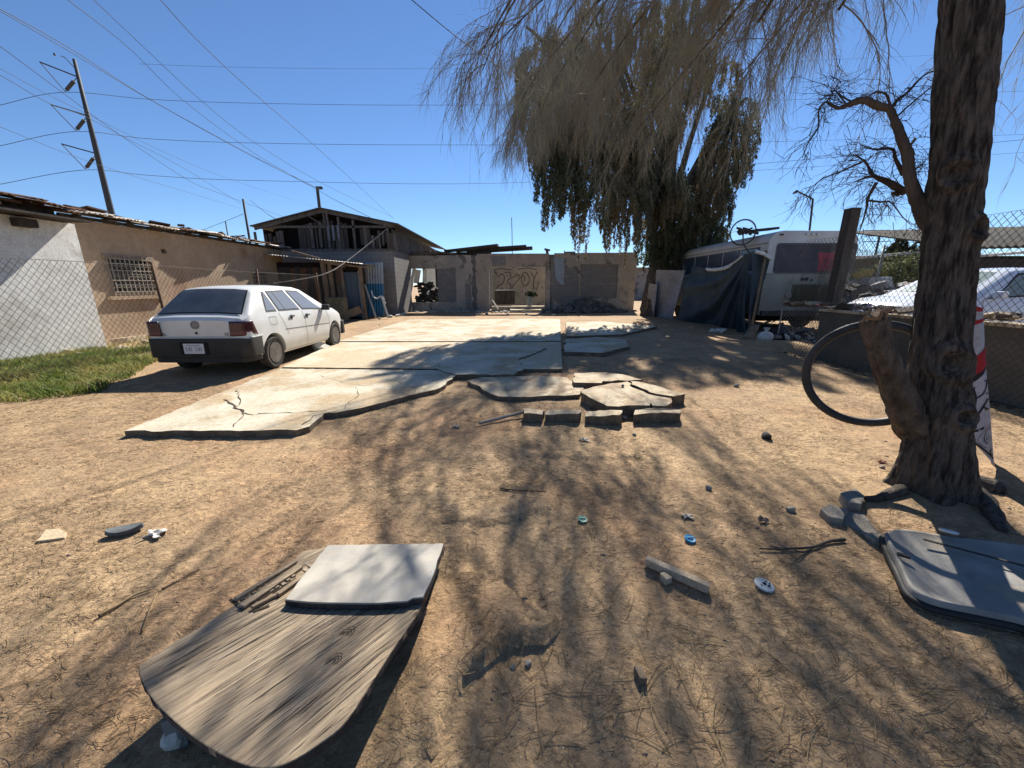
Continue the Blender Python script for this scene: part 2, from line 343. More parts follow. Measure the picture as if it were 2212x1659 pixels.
def rock(c, r, flat=.6, seed=0, n=10):
    q = random.Random(seed); bm = bmesh.new(); bmesh.ops.create_icosphere(bm, subdivisions=2, radius=1)
    pl = [(Vector((q.gauss(0, 1), q.gauss(0, 1), q.gauss(0, 1))).normalized(), q.uniform(.55, .85)) for _ in range(n)]
    for v in bm.verts:
        for d, k in pl:
            t = v.co.dot(d)
            if t > k: v.co -= d * (t - k)
    mb = MB(); rx, ry = (r if hasattr(r, '__len__') else (r, r)); rz = q.uniform(0, 3)
    M = Matrix.Rotation(rz, 3, 'Z'); bm.verts.index_update()
    mb.add([Vector(c) + M @ Vector((v.co.x * rx, v.co.y * ry, v.co.z * rx * flat)) for v in bm.verts], [[v.index for v in f.verts] for f in bm.faces]); bm.free(); return mb
def jag(poly, step=.12, amp=.015, seed=1):
    """roughen a closed polygon outline of 2-D points"""
    q = random.Random(seed); out = []
    for i in range(len(poly)):
        a = Vector(poly[i][:2]); b = Vector(poly[(i + 1) % len(poly)][:2]); L = (b - a).length; k = max(1, int(L / step)); nn = Vector((-(b - a).y, (b - a).x)).normalized()
        for j in range(k):
            p = a + (b - a) * (j / k)
            if j: p += nn * q.uniform(-amp, amp)
            out.append((p.x, p.y))
    return out
# ================================================================ GROUND
def axis_coords(lo, a, b, hi, fine, n1, n2):
    mid = np.arange(a, b + 1e-6, fine)
    left = a - (np.geomspace(fine, a - lo + fine, n1) - fine)[1:][::-1]
    right = b + (np.geomspace(fine, hi - b + fine, n2) - fine)[1:]
    return np.concatenate([left, mid, right])
gx = axis_coords(-900, -3.2, 4.2, 900, .024, 110, 110); gy = axis_coords(-300, .3, 4.6, 1500, .024, 50, 130)
GX, GY = np.meshgrid(gx, gy); GZ = H(GX, GY)
nx, ny = len(gx), len(gy); ii = np.arange(nx * ny).reshape(ny, nx)
np_mesh('ground', np.stack([GX, GY, GZ], -1).reshape(-1, 3), np.stack([ii[:-1, :-1], ii[:-1, 1:], ii[1:, 1:], ii[1:, :-1]], -1).reshape(-1, 4), DIRT, smooth=True)['kind'] = 'structure'

# dry needles and straw scattered over the dirt
def litter(name, n, mm, seed, xr, yr, ln, wd, dens=None):
    q = np.random.default_rng(seed)
    x = q.uniform(*xr, n * 3); y = yr[0] + (yr[1] - yr[0]) * q.uniform(0, 1, n * 3) ** 1.5
    keep = (np.abs(x) < 1.5 * y + 1.0)
    dn = vnoise(x / .5, y / .5, 21) + .7 * vnoise(x / .16, y / .16, 22)
    keep &= (q.uniform(-.45, .45, n * 3) < dn + .05)
    x = x[keep][:n]; y = y[keep][:n]; n = len(x)
    # the needles lie mostly swept one way
    a = q.normal(.35, .9, n); L = q.uniform(*ln, n); cv = q.normal(0, .25, n); W = q.uniform(*wd, n)
    P = np.zeros((n, 4, 3)); cx, cy = x.copy(), y.copy()
    lift = q.uniform(.001, .006, n)
    for k in range(4):
        P[:, k, 0] = cx; P[:, k, 1] = cy; P[:, k, 2] = H(cx, cy) + lift + (.006 * q.uniform(0, 1, n) if k in (0, 3) else .001)
        cx = cx + np.cos(a + cv * k * .5) * L / 3; cy = cy + np.sin(a + cv * k * .5) * L / 3
    v, f = strands_geo(P, np.repeat(W[:, None], 4, 1) * .5, 3)
    return tag(np_mesh(name, v, f, mm), 'dry needles and straw scattered thinly over the sandy dirt' if 'needle' in name else 'pale broken straw bits strewn on the sandy dirt', 'litter', kind='stuff')
litter('needle_litter', 42000, FALLEN, 1, (-6, 7), (.55, 7.5), (.015, .06), (.0009, .0019))
litter('straw_litter', 26000, STRAW, 2, (-6, 7), (.55, 7.0), (.015, .07), (.001, .0022))
# small crumbs of earth and gravel
q = np.random.default_rng(5); n = 9000
x = q.uniform(-7, 7, n); y = .6 + 9 * q.uniform(0, 1, n) ** 1.4; r = q.uniform(.002, .009, n) * (1 + (q.uniform(0, 1, n) > .975) * q.uniform(.8, 2.6, n))
oc = np.array([(1, 0, 0), (0, 1, 0), (-1, 0, 0), (0, -1, 0), (.1, .1, 1), (0, 0, -1)]); of = np.array([(0, 1, 4), (1, 2, 4), (2, 3, 4), (3, 0, 4), (1, 0, 5), (2, 1, 5), (3, 2, 5), (0, 3, 5)])
C = np.stack([x, y, H(x, y)], -1); V = C[:, None, :] + oc[None] * r[:, None, None] * q.uniform(.5, 1.3, (n, 6, 1)) * np.array([1, 1, .7])
Fq = of[None] + (np.arange(n) * 6)[:, None, None]
tag(np_mesh('gravel', V.reshape(-1, 3), Fq.reshape(-1, 3), mat('gravel', (.40, .30, .19), (.22, .16, .11), 30, .95)), 'small crumbs of earth and gravel spread on the dirt', 'gravel', kind='stuff')

# green weeds growing between the wire fence and the house
def grass(name, n, inside, hgt, seed, mm, label):
    q = np.random.default_rng(seed); X = []; Y = []
    while len(X) < n:
        x, y = q.uniform(-10, -4.5), q.uniform(3.2, 13)
        if inside(x, y, q): X.append(x); Y.append(y)
    x = np.array(X); y = np.array(Y); hh = hgt * q.uniform(.35, 1.15, n) * (.75 + .9 * (vnoise(x / .5, y / .5, 31) + .3)); a = q.uniform(0, 6.28, n); ln = q.uniform(.2, .9, n) * hh
    z = H(x, y); wv = q.uniform(.004, .009, n); P = np.zeros((n, 3, 2, 3))
    for k, t in enumerate((0, .55, 1)):
        px = x + np.cos(a) * ln * t * t; py = y + np.sin(a) * ln * t * t; pz = z - .01 + hh * t * (1 - .25 * t)
        for s_, sg in enumerate((-1, 1)):
            ww = wv * (1, .8, .12)[k] * sg
            P[:, k, s_, 0] = px - np.sin(a) * ww; P[:, k, s_, 1] = py + np.cos(a) * ww; P[:, k, s_, 2] = pz
    b = (np.arange(n) * 6)[:, None, None]; f = np.array([(0, 1, 3, 2), (2, 3, 5, 4)])[None] + b
    return tag(np_mesh(name, P.reshape(-1, 3), f.reshape(-1, 4), mm), label, 'grass', kind='stuff')
g1, g2, g3 = G(0, 872), G(205, 848), G(340, 775)
def ins(x, y, q):
    # right edge of the weed strip, ragged
    if y < g2.y: ex = g1.x + (g2.x - g1.x) * (y - g1.y) / (g2.y - g1.y)
    else: ex = g2.x + (g3.x - g2.x) * (y - g2.y) / (g3.y - g2.y)
    ex += .28 * float(vnoise(np.array([x * 2.2]), np.array([y * 2.2]), 33)[0]) - q.exponential(.04) + .05
    if y < g1.y: ex = g1.x - .6 + (y - g1.y) * .2 + q.normal(0, .1)
    if y > g3.y + 1.2: return x < -7.2 and q.uniform() < .12
    return x < ex and (x > -9.85)
grass('weeds', 30000, ins, .15, 3, GRASSM, 'bright green weeds at the foot of the wire fence')

# ================================================================ CONCRETE SLABS IN THE YARD
def slab(name, pts, top, label, m=SLAB, th=.14, step=.16, amp=.015, seed=1, group=None, ztilt=None, cat='slab'):
    P = [G(px, py, top) for px, py in pts]; J = jag(P, step, amp, seed)
    z1 = [top + (ztilt(x, y) if ztilt else 0) for x, y in J]
    o = MB().prism(J, top - th, z1).build(name, m, bevel=.0025)
    o.data.materials.append(EDGESHADE)
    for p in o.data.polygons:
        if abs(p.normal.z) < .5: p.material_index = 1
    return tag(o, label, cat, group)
yard = [(268, 931), (640, 929), (668, 921), (700, 893), (752, 886), (800, 876), (870, 858), (950, 838), (984, 812), (1000, 800), (606, 796)]
GR = 'broken concrete slabs in the yard'
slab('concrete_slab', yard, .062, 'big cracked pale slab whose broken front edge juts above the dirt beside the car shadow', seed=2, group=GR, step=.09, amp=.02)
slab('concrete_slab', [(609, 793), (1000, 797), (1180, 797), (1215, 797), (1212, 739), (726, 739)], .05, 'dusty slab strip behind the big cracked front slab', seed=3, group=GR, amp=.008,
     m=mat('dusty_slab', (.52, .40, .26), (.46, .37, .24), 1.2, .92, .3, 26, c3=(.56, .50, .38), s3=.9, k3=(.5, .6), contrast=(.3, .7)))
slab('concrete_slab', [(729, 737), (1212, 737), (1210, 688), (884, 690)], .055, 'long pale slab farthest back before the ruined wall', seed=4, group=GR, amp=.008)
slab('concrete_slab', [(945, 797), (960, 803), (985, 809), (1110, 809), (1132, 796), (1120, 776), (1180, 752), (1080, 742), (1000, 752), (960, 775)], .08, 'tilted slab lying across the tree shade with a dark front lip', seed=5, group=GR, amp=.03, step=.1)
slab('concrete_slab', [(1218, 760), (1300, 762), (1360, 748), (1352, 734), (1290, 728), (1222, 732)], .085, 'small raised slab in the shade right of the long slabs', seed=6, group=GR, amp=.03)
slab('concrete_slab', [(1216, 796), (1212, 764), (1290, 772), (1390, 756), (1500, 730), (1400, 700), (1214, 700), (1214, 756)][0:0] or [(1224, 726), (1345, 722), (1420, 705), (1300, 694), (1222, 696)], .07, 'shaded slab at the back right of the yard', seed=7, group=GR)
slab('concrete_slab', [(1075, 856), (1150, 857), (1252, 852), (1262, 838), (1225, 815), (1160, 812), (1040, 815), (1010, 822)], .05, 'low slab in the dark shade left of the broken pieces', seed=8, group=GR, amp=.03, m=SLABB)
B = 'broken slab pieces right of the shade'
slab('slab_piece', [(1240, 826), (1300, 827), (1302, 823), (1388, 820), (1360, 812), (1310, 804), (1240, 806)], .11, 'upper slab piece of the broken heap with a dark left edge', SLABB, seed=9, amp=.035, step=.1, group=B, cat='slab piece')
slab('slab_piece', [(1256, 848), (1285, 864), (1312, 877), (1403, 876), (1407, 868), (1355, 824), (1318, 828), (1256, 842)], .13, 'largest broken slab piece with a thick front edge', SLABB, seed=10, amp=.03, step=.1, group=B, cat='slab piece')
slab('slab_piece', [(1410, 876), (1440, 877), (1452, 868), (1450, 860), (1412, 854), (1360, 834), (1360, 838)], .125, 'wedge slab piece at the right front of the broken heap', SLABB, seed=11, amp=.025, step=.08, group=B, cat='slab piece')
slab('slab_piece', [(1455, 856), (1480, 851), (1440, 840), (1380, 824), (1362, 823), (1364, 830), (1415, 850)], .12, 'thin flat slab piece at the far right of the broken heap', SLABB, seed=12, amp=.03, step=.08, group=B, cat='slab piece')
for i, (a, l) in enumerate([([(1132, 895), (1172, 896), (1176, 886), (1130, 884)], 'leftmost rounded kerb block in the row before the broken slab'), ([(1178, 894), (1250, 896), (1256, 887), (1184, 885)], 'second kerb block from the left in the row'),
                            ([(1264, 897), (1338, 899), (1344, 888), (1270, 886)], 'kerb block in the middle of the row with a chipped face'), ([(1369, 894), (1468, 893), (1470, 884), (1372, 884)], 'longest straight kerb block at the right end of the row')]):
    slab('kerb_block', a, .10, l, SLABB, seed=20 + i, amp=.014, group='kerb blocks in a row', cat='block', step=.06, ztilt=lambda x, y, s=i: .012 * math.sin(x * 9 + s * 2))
for px, py, r_, l in ((1348, 905, .035, 'crumbled rubble lump between the two right kerb blocks'), (1312, 902, .03, 'grey rubble lump beside the chipped kerb block'), (1345, 836, .03, 'small dark stone lying on the broken slab')):
    c = G(px, py, .0 if py > 850 else .13); tag(rock((c.x, c.y, c.z + .02), r_, .8, int(px)).build('stone', CINDER), l, 'stone')
a, b = GH(1035, 920), GH(1135, 900); a.z += .03; b.z += .06
tag(MB().tube([a, b], .017, 10).build('pipe', mat('grey_pipe', (.34, .31, .27), (.24, .2, .16), 9), smooth=True, sharp=.6), 'thin grey pipe lying in the shade before the kerb blocks', 'pipe')

# cracks sunk in the big front slab: thin dark grooves 4 mm proud so they read as gaps
def crack(parent_pts, z, w, seed, label):
    P = [G(px, py, z) for px, py in parent_pts]; q = random.Random(seed); out = []
    for i in range(len(P) - 1):
        k = max(2, int((P[i + 1] - P[i]).length / .07))
        for j in range(k):
            p = P[i].lerp(P[i + 1], j / k); out.append(Vector((p.x + q.uniform(-.02, .02), p.y + q.uniform(-.02, .02), z)))
    out.append(P[-1]); mb = MB()
    L = []; Rr = []
    for i, p in enumerate(out):
        t = (out[min(i + 1, len(out) - 1)] - out[max(i - 1, 0)]).normalized(); nn = Vector((-t.y, t.x, 0)); ww = w * q.uniform(.3, 1.3) * (.35 if i in (0, len(out) - 1) else 1)
        L.append(p + nn * ww); Rr.append(p - nn * ww)
    for i in range(len(out) - 1): mb.quad(L[i], L[i + 1], Rr[i + 1], Rr[i])
    return mb
big = [o for o in COL.objects if o.name == 'concrete_slab'][0]
for k, (pts, wd) in enumerate([([(512, 842), (520, 868), (508, 882), (545, 896), (580, 905), (600, 915)][0:4] + [(560, 893), (640, 891), (700, 887)], .007), ([(484, 862), (510, 880), (528, 888)], .013), ([(528, 888), (520, 905), (505, 922)], .005),
                              ([(655, 918), (680, 898), (740, 884)], .008), ([(690, 790 + 20), (760, 830), (880, 838)], .003), ([(620, 925), (652, 922)], .012), ([(740, 884), (775, 850), (770, 835)], .004), ([(430, 905), (500, 893)], .003)]):
    crack(pts, .0665, wd, 40 + k, '').build('crack', GAP, big)
# ================================================================ CARS
def lerp_tab(tab, s):
    if s <= tab[0][0]: return tab[0][1]
    for (a, va), (b, vb) in zip(tab, tab[1:]):
        if s <= b: return va + (vb - va) * (s - a) / (b - a)
    return tab[-1][1]
class CarShape:
    def __init__(c, L, W, top, belt, zb, wfac): c.L, c.W, c.top, c.belt, c.zb, c.wf = L, W, top, belt, zb, wfac
    def sec(c, s):
        zt = lerp_tab(c.top, s); zb = min(lerp_tab(c.belt, s), zt - .03); z0 = lerp_tab(c.zb, s); w = c.W / 2 * lerp_tab(c.wf, s)
        wb = w - .035; wt = wb - .40 * max(0, zt - zb - .03) - .012
        return [(w * .90, z0), (w - .02, z0 + .07), (w, z0 + .28), (w - .008, zb - .16), (wb, zb), (wt, zt - .045), (wt - .05, zt - .01), (wt * .5, zt + .012), (0, zt + .016)]
    def pt(c, s, v):
        """v in 0..8 along the half section (0 sill, 4 belt, 5 roof rail, 8 roof centre line)"""
        P = c.sec(s); i = min(int(v), 7); t = v - i; return Vector((P[i][0] + (P[i + 1][0] - P[i][0]) * t, s, P[i][1] + (P[i + 1][1] - P[i][1]) * t))
    def nrm(c, s, v):
        e = .01; a = c.pt(s + e, v) - c.pt(s - e, v); b = c.pt(s, min(v + e * 3, 7.99)) - c.pt(s, max(v - e * 3, 0)); n = a.cross(b)
        if n.length < 1e-9: return Vector((1, 0, 0))
        n.normalize(); return n if (n.x > 0 or n.z > 0) and n.dot(Vector((1, 0, .6))) > -.2 else -n
    def patch(c, mb, s0b, s1b, s0t, s1t, v0, v1, side=1, off=.006, nu=10, nv=6, rnd_=0):
        def fn(u, v):
            s = (s0b + (s1b - s0b) * u) * (1 - v) + (s0t + (s1t - s0t) * u) * v; vv = v0 + (v1 - v0) * v
            p = c.pt(s, vv); n = c.nrm(s, vv); p = p + n * off; return Vector((p.x * side, p.y, p.z))
        return mb.grid(fn, nu, nv)
    def body(c, name, m, parent, wheels, wr, ww):
        st = sorted(set([round(x * .06, 3) for x in range(int(c.L / .06) + 1)] + [c.L] + [t[0] for t in c.top] + [t[0] for t in c.wf])); mb = MB(); n = 17
        for s in st:
            P = c.sec(s); ring = [(x, s, z) for x, z in P] + [(-x, s, z) for x, z in P[-2::-1]]; mb.v += [Vector(p) for p in ring]
        for i in range(len(st) - 1):
            for j in range(n): mb.f.append([i * n + j, i * n + (j + 1) % n, (i + 1) * n + (j + 1) % n, (i + 1) * n + j])
        mb.f.append(list(range(n))); mb.f.append([(len(st) - 1) * n + j for j in range(n)][::-1])
        o = mb.build(name, m, parent, smooth=True, sharp=.7)
        cut = MB()
        for s in wheels:
            for sd in (-1, 1): cut.lathe((sd * (c.W / 2 - .11), s, wr), [(wr + .055, -.16), (wr + .055, .16)], (1, 0, 0), 40)
        cm = cut.build('cutter', DARK, parent); md = o.modifiers.new('b', 'BOOLEAN'); md.operation = 'DIFFERENCE'; md.object = cm; md.solver = 'EXACT'
        dg = bpy.context.evaluated_depsgraph_get(); dg.update(); me = bpy.data.meshes.new_from_object(o.evaluated_get(dg)); o.modifiers.clear(); o.data = me; bpy.data.objects.remove(cm)
        me.materials.clear(); me.materials.append(m)
        # face material indices cleared: arches share the paint, a dark liner goes inside
        for p in me.polygons: p.material_index = 0
        return o
def wheel(parent, c, r, w_, side, rimr, spokes=False):
    t = MB().lathe(c, [(rimr, -w_ / 2), (r - .025, -w_ / 2), (r, -w_ / 2 + .025), (r, w_ / 2 - .025), (r - .025, w_ / 2), (rimr, w_ / 2)], (side, 0, 0), 36).build('tyre', TYRE, None, smooth=True, sharp=.5)
    return t
def add_wheel(root, c, r, w_, side, rimr):
    wh = MB().lathe(c, [(rimr + .012, -w_ / 2 + .02), (r - .03, -w_ / 2), (r, -w_ / 2 + .03), (r, w_ / 2 - .03), (r - .03, w_ / 2), (rimr + .012, w_ / 2 - .012), (rimr, w_ / 2 - .03)], (side, 0, 0), 40).build('wheel', TYRE, root, smooth=True, sharp=.55)
    mb = MB(); h = w_ / 2
    mb.lathe(c, [(.01, h - .05), (.03, h - .012), (.036, h - .02), (.05, h - .022), (.058, h - .035), (rimr * .62, h - .018), (rimr * .74, h - .03), (rimr * .86, h - .055), (rimr * .97, h - .02), (rimr + .006, h - .004)], (side, 0, 0), 40)
    mb.build('rim', RIM, wh, smooth=True, sharp=.5)
    sl = MB()
    for k in range(12):
        a = 2 * math.pi * k / 12; d = Vector((0, math.cos(a), math.sin(a))); p = Vector(c) + Vector((side * (h - .022), 0, 0)) + d * rimr * .72
        sl.lathe(p, [(.019, 0), (.019, .006)], (side, 0, 0), 10)
    for k in range(4):
        a = 2 * math.pi * k / 4 + .4; d = Vector((0, math.cos(a), math.sin(a))); p = Vector(c) + Vector((side * (h - .028), 0, 0)) + d * rimr * .38; sl.lathe(p, [(.010, 0), (.010, .006)], (side, 0, 0), 8)
    sl.build('rim_hole', DARK, wh)
    return wh
def strip_on(c, mb, pts, wdt, side, off=.0045):
    """thin strip over the body through (s, v) points"""
    P = []; 
    for (s0, v0), (s1, v1) in zip(pts, pts[1:]):
        for k in range(8): P.append((s0 + (s1 - s0) * k / 8, v0 + (v1 - v0) * k / 8))
    P.append(pts[-1]); A = []; Bq = []
    W = [c.pt(s, v) + c.nrm(s, v) * off for s, v in P]
    for i, p in enumerate(W):
        t = (W[min(i + 1, len(W) - 1)] - W[max(i - 1, 0)]).normalized(); nn = c.nrm(*P[i]); x = t.cross(nn).normalized() * wdt / 2; A.append(p + x); Bq.append(p - x)
    for i in range(len(W) - 1):
        q4 = [A[i], A[i + 1], Bq[i + 1], Bq[i]]; mb.quad(*[Vector((p.x * side, p.y, p.z)) for p in q4])
    return mb
def ushape(L0, W0, dep, side, r_, k=8):
    """footprint of a wrap-round bumper in (x,s): outer outline"""
    o = [(W0 / 2, side)]; 
    for i in range(k + 1):
        a = math.pi / 2 * i / k; o.append((W0 / 2 - r_ + r_ * math.cos(a), L0 + r_ - r_ * math.sin(a)))
    oo = o + [(-x, y) for x, y in o[::-1]]; return oo

def hatchback():
    root = thing('parked_car', (0, 0, 0), 'dusty white five door hatchback parked beside the wire fence', 'car')
    top = [(0, .88), (.05, .93), (.12, .965), (.16, .99), (.56, 1.335), (.66, 1.375), (.9, 1.40), (1.5, 1.415), (1.95, 1.395), (2.2, 1.345), (2.95, .98), (3.02, .955), (3.4, .90), (3.7, .82), (3.82, .72), (3.86, .62)]
    belt = [(0, .93), (.2, .955), (1, .93), (2.9, .88), (3.86, .7)]
    zb = [(0, .33), (.3, .24), (.7, .22), (3.3, .20), (3.86, .26)]
    wf = [(0, .90), (.04, .945), (.12, .975), (.35, .99), (.8, 1.0), (3.0, 1.0), (3.4, .975), (3.65, .92), (3.8, .83), (3.86, .76)]
    c = CarShape(3.86, 1.60, top, belt, zb, wf); wr = .285; WS = (.66, 3.13)
    b = c.body('body', CARW, root, WS, wr, .17)
    # dark inner arches and underside
    MB().bx(-.62, .62, .2, 3.6, .2, .62).build('underbody', DARK, root)
    for s in WS:
        for sd in (-1, 1): add_wheel(root, (sd * (.80 - .095), s, wr), wr, .17, sd, .178)
    # bumper
    MBr = MB().prism(ushape(-.06, 1.60, 0, .33, .16), .32, .615); bo = MBr.build('rear_bumper', BLACKP, root, smooth=True, bevel=.025, sharp=.6)
    MB().prism([(x * .955, y + .03) for x, y in ushape(-.055, 1.6, 0, .3, .17)], .235, .318).build('bumper_skirt', BLACKP, bo, bevel=.01)
    MB().prism([(x * 1.004, 3.86 - y + .02) for x, y in ushape(-.05, 1.56, 0, .3, .3)], .26, .58).build('front_bumper', BLACKP, root, smooth=True, bevel=.03, sharp=.6)
    tr = MB().bx(.50, .80, .09, .38, .618, .632).build('bumper_top', CARW, bo)
    pl = MB().box((-.03, -.076, .465), (.31, .012, .16)).build('number_plate', PLATE, bo, bevel=.003)
    MB().box((-.03, -.068, .465), (.43, .012, .20)).build('plate_recess', DARK, bo)
    lt = MB(); rr = random.Random(3)
    for k in range(7):
        if k == 3: continue
        x = -.03 - .115 + k * .038; lt.bx(x - .003, x + .003, -.084, -.081, .43, .49)
        if k % 2: lt.bx(x + .014, x + .019, -.084, -.081, .43, .49); lt.bx(x + .004, x + .013, -.084, -.081, .455, .461)
        else: lt.bx(x + .004, x + .018, -.084, -.081, .43, .436); lt.bx(x + .004, x + .018, -.084, -.081, .484, .49)
    lt.bx(-.03 - .1, -.03 + .1, -.084, -.081, .515, .522); lt.build('plate_letters', PLATET, pl)
    # glass: hatch window lies on the sloped top surface
    def hatchgrid(mb, s0, s1, w0, w1, off, nu=14, nv=8, round_=.0):
        def fn(u, v):
            s = s0 + (s1 - s0) * v; x = (w0 + (w1 - w0) * v) * (2 * u - 1); P = c.sec(s); xx = abs(x)
            # height of the section at |x|
            z = P[-1][1]
            for (xa, za), (xb, zb_) in zip(P[4:], P[5:]):
                if xb <= xx <= xa: z = za + (zb_ - za) * (xa - xx) / max(xa - xb, 1e-6)
            return Vector((x, s - off * .6, z + off * .8))
        return mb.grid(fn, nu, nv)
    rw = hatchgrid(MB(), .135, .59, .66, .53, .010).build('rear_window', mat('window_seal', (.015, .015, .016), rough=.5), root, smooth=True)
    hatchgrid(MB(), .155, .575, .635, .51, .014).build('pane', CARG, rw, smooth=True)
    ws = hatchgrid(MB(), 2.26, 2.9, .56, .68, .008).build('windscreen', CARG, root, smooth=True)
    for sd in (-1, 1):
        for nm, a in (('quarter_window', (.62, .93, .79, .865)), ('rear_side_window', (1.00, 1.72, .925, 1.50)), ('front_side_window', (1.82, 2.74, 1.58, 2.02))):
            fr = c.patch(MB(), *a, 4.10, 4.93, sd, .005).build(nm, BLACKP, root, smooth=True)
            ins_ = .022; c.patch(MB(), a[0] + ins_, a[1] - ins_ * (1.2 if nm != 'front_side_window' else 2.6), a[2] + ins_, a[3] - ins_, 4.16, 4.87, sd, .009).build('pane', CARG2, fr, smooth=True)
            if nm == 'rear_side_window': c.patch(MB(), 1.20, 1.22, 1.09, 1.11, 4.16, 4.87, sd, .011, 2, 6).build('divider', BLACKP, fr)
        # lamps
        tl = MB()
        def fn(u, v):
            # wraps from hatch edge (u=0) around the corner (u=1)
            z = .665 + .235 * v; zz = min(z, .885)
            a = u
            if a < .55: x = .525 + (.70 - .525) * a / .55 + (.015 * v); y = -.016
            else:
                t = (a - .55) / .45; x = .715 + .066 * math.sin(t * 1.5); y = -.016 + .27 * t * (1 - .35 * v)
            return Vector((sd * x, y, .655 + .225 * v))
        lampo = tl.grid(fn, 14, 6).build('tail_lamp', REDL, root, smooth=True, solid=.02)
        MB().grid(lambda u, v: fn(u * .98 + .01, .28 * v + .06) + Vector((sd * .008 * (u > .5), -.012, 0)), 12, 2).build('reversing_lens', REDL2, lampo)
        # doors
        g = MB(); strip_on(c, g, [(.96, 4.05), (1.02, 3.2), (1.14, 2.2)], .008, sd); strip_on(c, g, [(1.77, 4.05), (1.80, 3.0), (1.80, .6)], .008, sd); strip_on(c, g, [(2.80, 4.0), (2.86, 2.5), (2.80, .6)], .008, sd)
        strip_on(c, g, [(1.12, .6), (2.80, .6)], .007, sd); g.build('door_gap', SEAM, b)
        g = MB(); strip_on(c, g, [(1.05, 2.55), (2.85, 2.45)], .012, sd); g.build('side_crease', SEAM, b)
        g = MB(); strip_on(c, g, [(.63, 3.72), (.83, 3.72), (.83, 2.95), (.63, 2.95), (.63, 3.72)], .006, sd) if sd > 0 else None
        if sd > 0: g.build('fuel_flap', SEAM, b)
        for s_, nm in ((1.30, 'rear'), (2.02 - .14, 'front')):
            p = c.pt(s_ + .02, 3.55); h = MB(); h.lathe((sd * (p.x + .004), s_ + .02, p.z), [(.042, 0), (.036, .012), (.01, .014)], (sd, 0, 0), 16); h.box((sd * (p.x + .018), s_ + .03, p.z + .012), (.022, .15, .026)); h.build('door_handle', BLACKP, root, bevel=.004)
        mr = MB(); p = c.pt(2.66, 4.1); mr.box((sd * (p.x + .10), 2.62, p.z + .05), (.15, .09, .12)); mr.box((sd * (p.x + .02), 2.65, p.z + .02), (.08, .05, .05)); mr.build('wing_mirror', BLACKP, root, bevel=.02)
        sk = MB(); strip_on(c, sk, [(1.0, .75), (2.8, .75)], .05, sd, .012); 
    # hatch outline, lock, letters and emblem
    def on_rear(x, z, dy=0): return Vector((x, -.004 + dy, z))
    g = MB()
    for a, d in (((-.66, .93), (-.68, .67)), ((.66, .93), (.68, .67)), ((-.60, .64), (.60, .64))): g.beam(on_rear(*a), on_rear(*d), .006, .004)
    g.build('hatch_gap', SEAM, b)
    em = MB(); cz, r0 = .825, .058
    em.torus((0, -.012, cz), r0, .0065, (0, 1, 0), 36, 6)
    def st(x0, z0, x1, z1): em.beam((x0, -.014, cz + z0), (x1, -.014, cz + z1), .011, .008, up=(0, 1, 0))
    st(-.026, .047, 0, .004); st(.026, .047, 0, .004)
    st(-.045, .028, -.022, -.044); st(-.022, -.044, 0, -.006); st(0, -.006, .022, -.044); st(.022, -.044, .045, .028)
    em.build('emblem', CHROME, root)
    MB().lathe((0, -.004, .70), [(.02, 0), (.016, .012), (.002, .013)], (0, -1, 0), 14).build('hatch_lock', BLACKP, root)
    lt = MB()
    def glyph(x, z, rows, m=.0095):
        for j, row in enumerate(rows):
            for i, ch in enumerate(row):
                if ch == '#': lt.box((x + i * m, -.008, z - j * m), (m, .004, m))
    glyph(-.60, .70, ['####', '#...', '#.##', '#..#', '####']); glyph(-.545, .70, ['####', '#..#', '#..#', '#..#', '####']); glyph(-.49, .70, ['#...', '#...', '#...', '#...', '####'])
    glyph(.44, .70, ['#.####', '#....#', '#..###', '#..#..', '#.####']); lt.build('badge_letters', CHROME, root)
    MB().tube([(-.3, .02, .27), (-.3, .35, .26), (-.3, .8, .27)], .022, 10).build('exhaust_pipe', RUST, root, smooth=True)
    MB().tube([(.0, .45, 1.40), (.0, .38, 1.46), (0, .1, 1.62)], .003, 5).build('aerial', BLACKP, root) if False else None
    return root
car = hatchback(); car.location = (-4.93, 5.98, .0); ORG[car] = Vector((0, 0, 0))
car.location.z = -.005; car.rotation_euler = (0, 0, R(1.2))

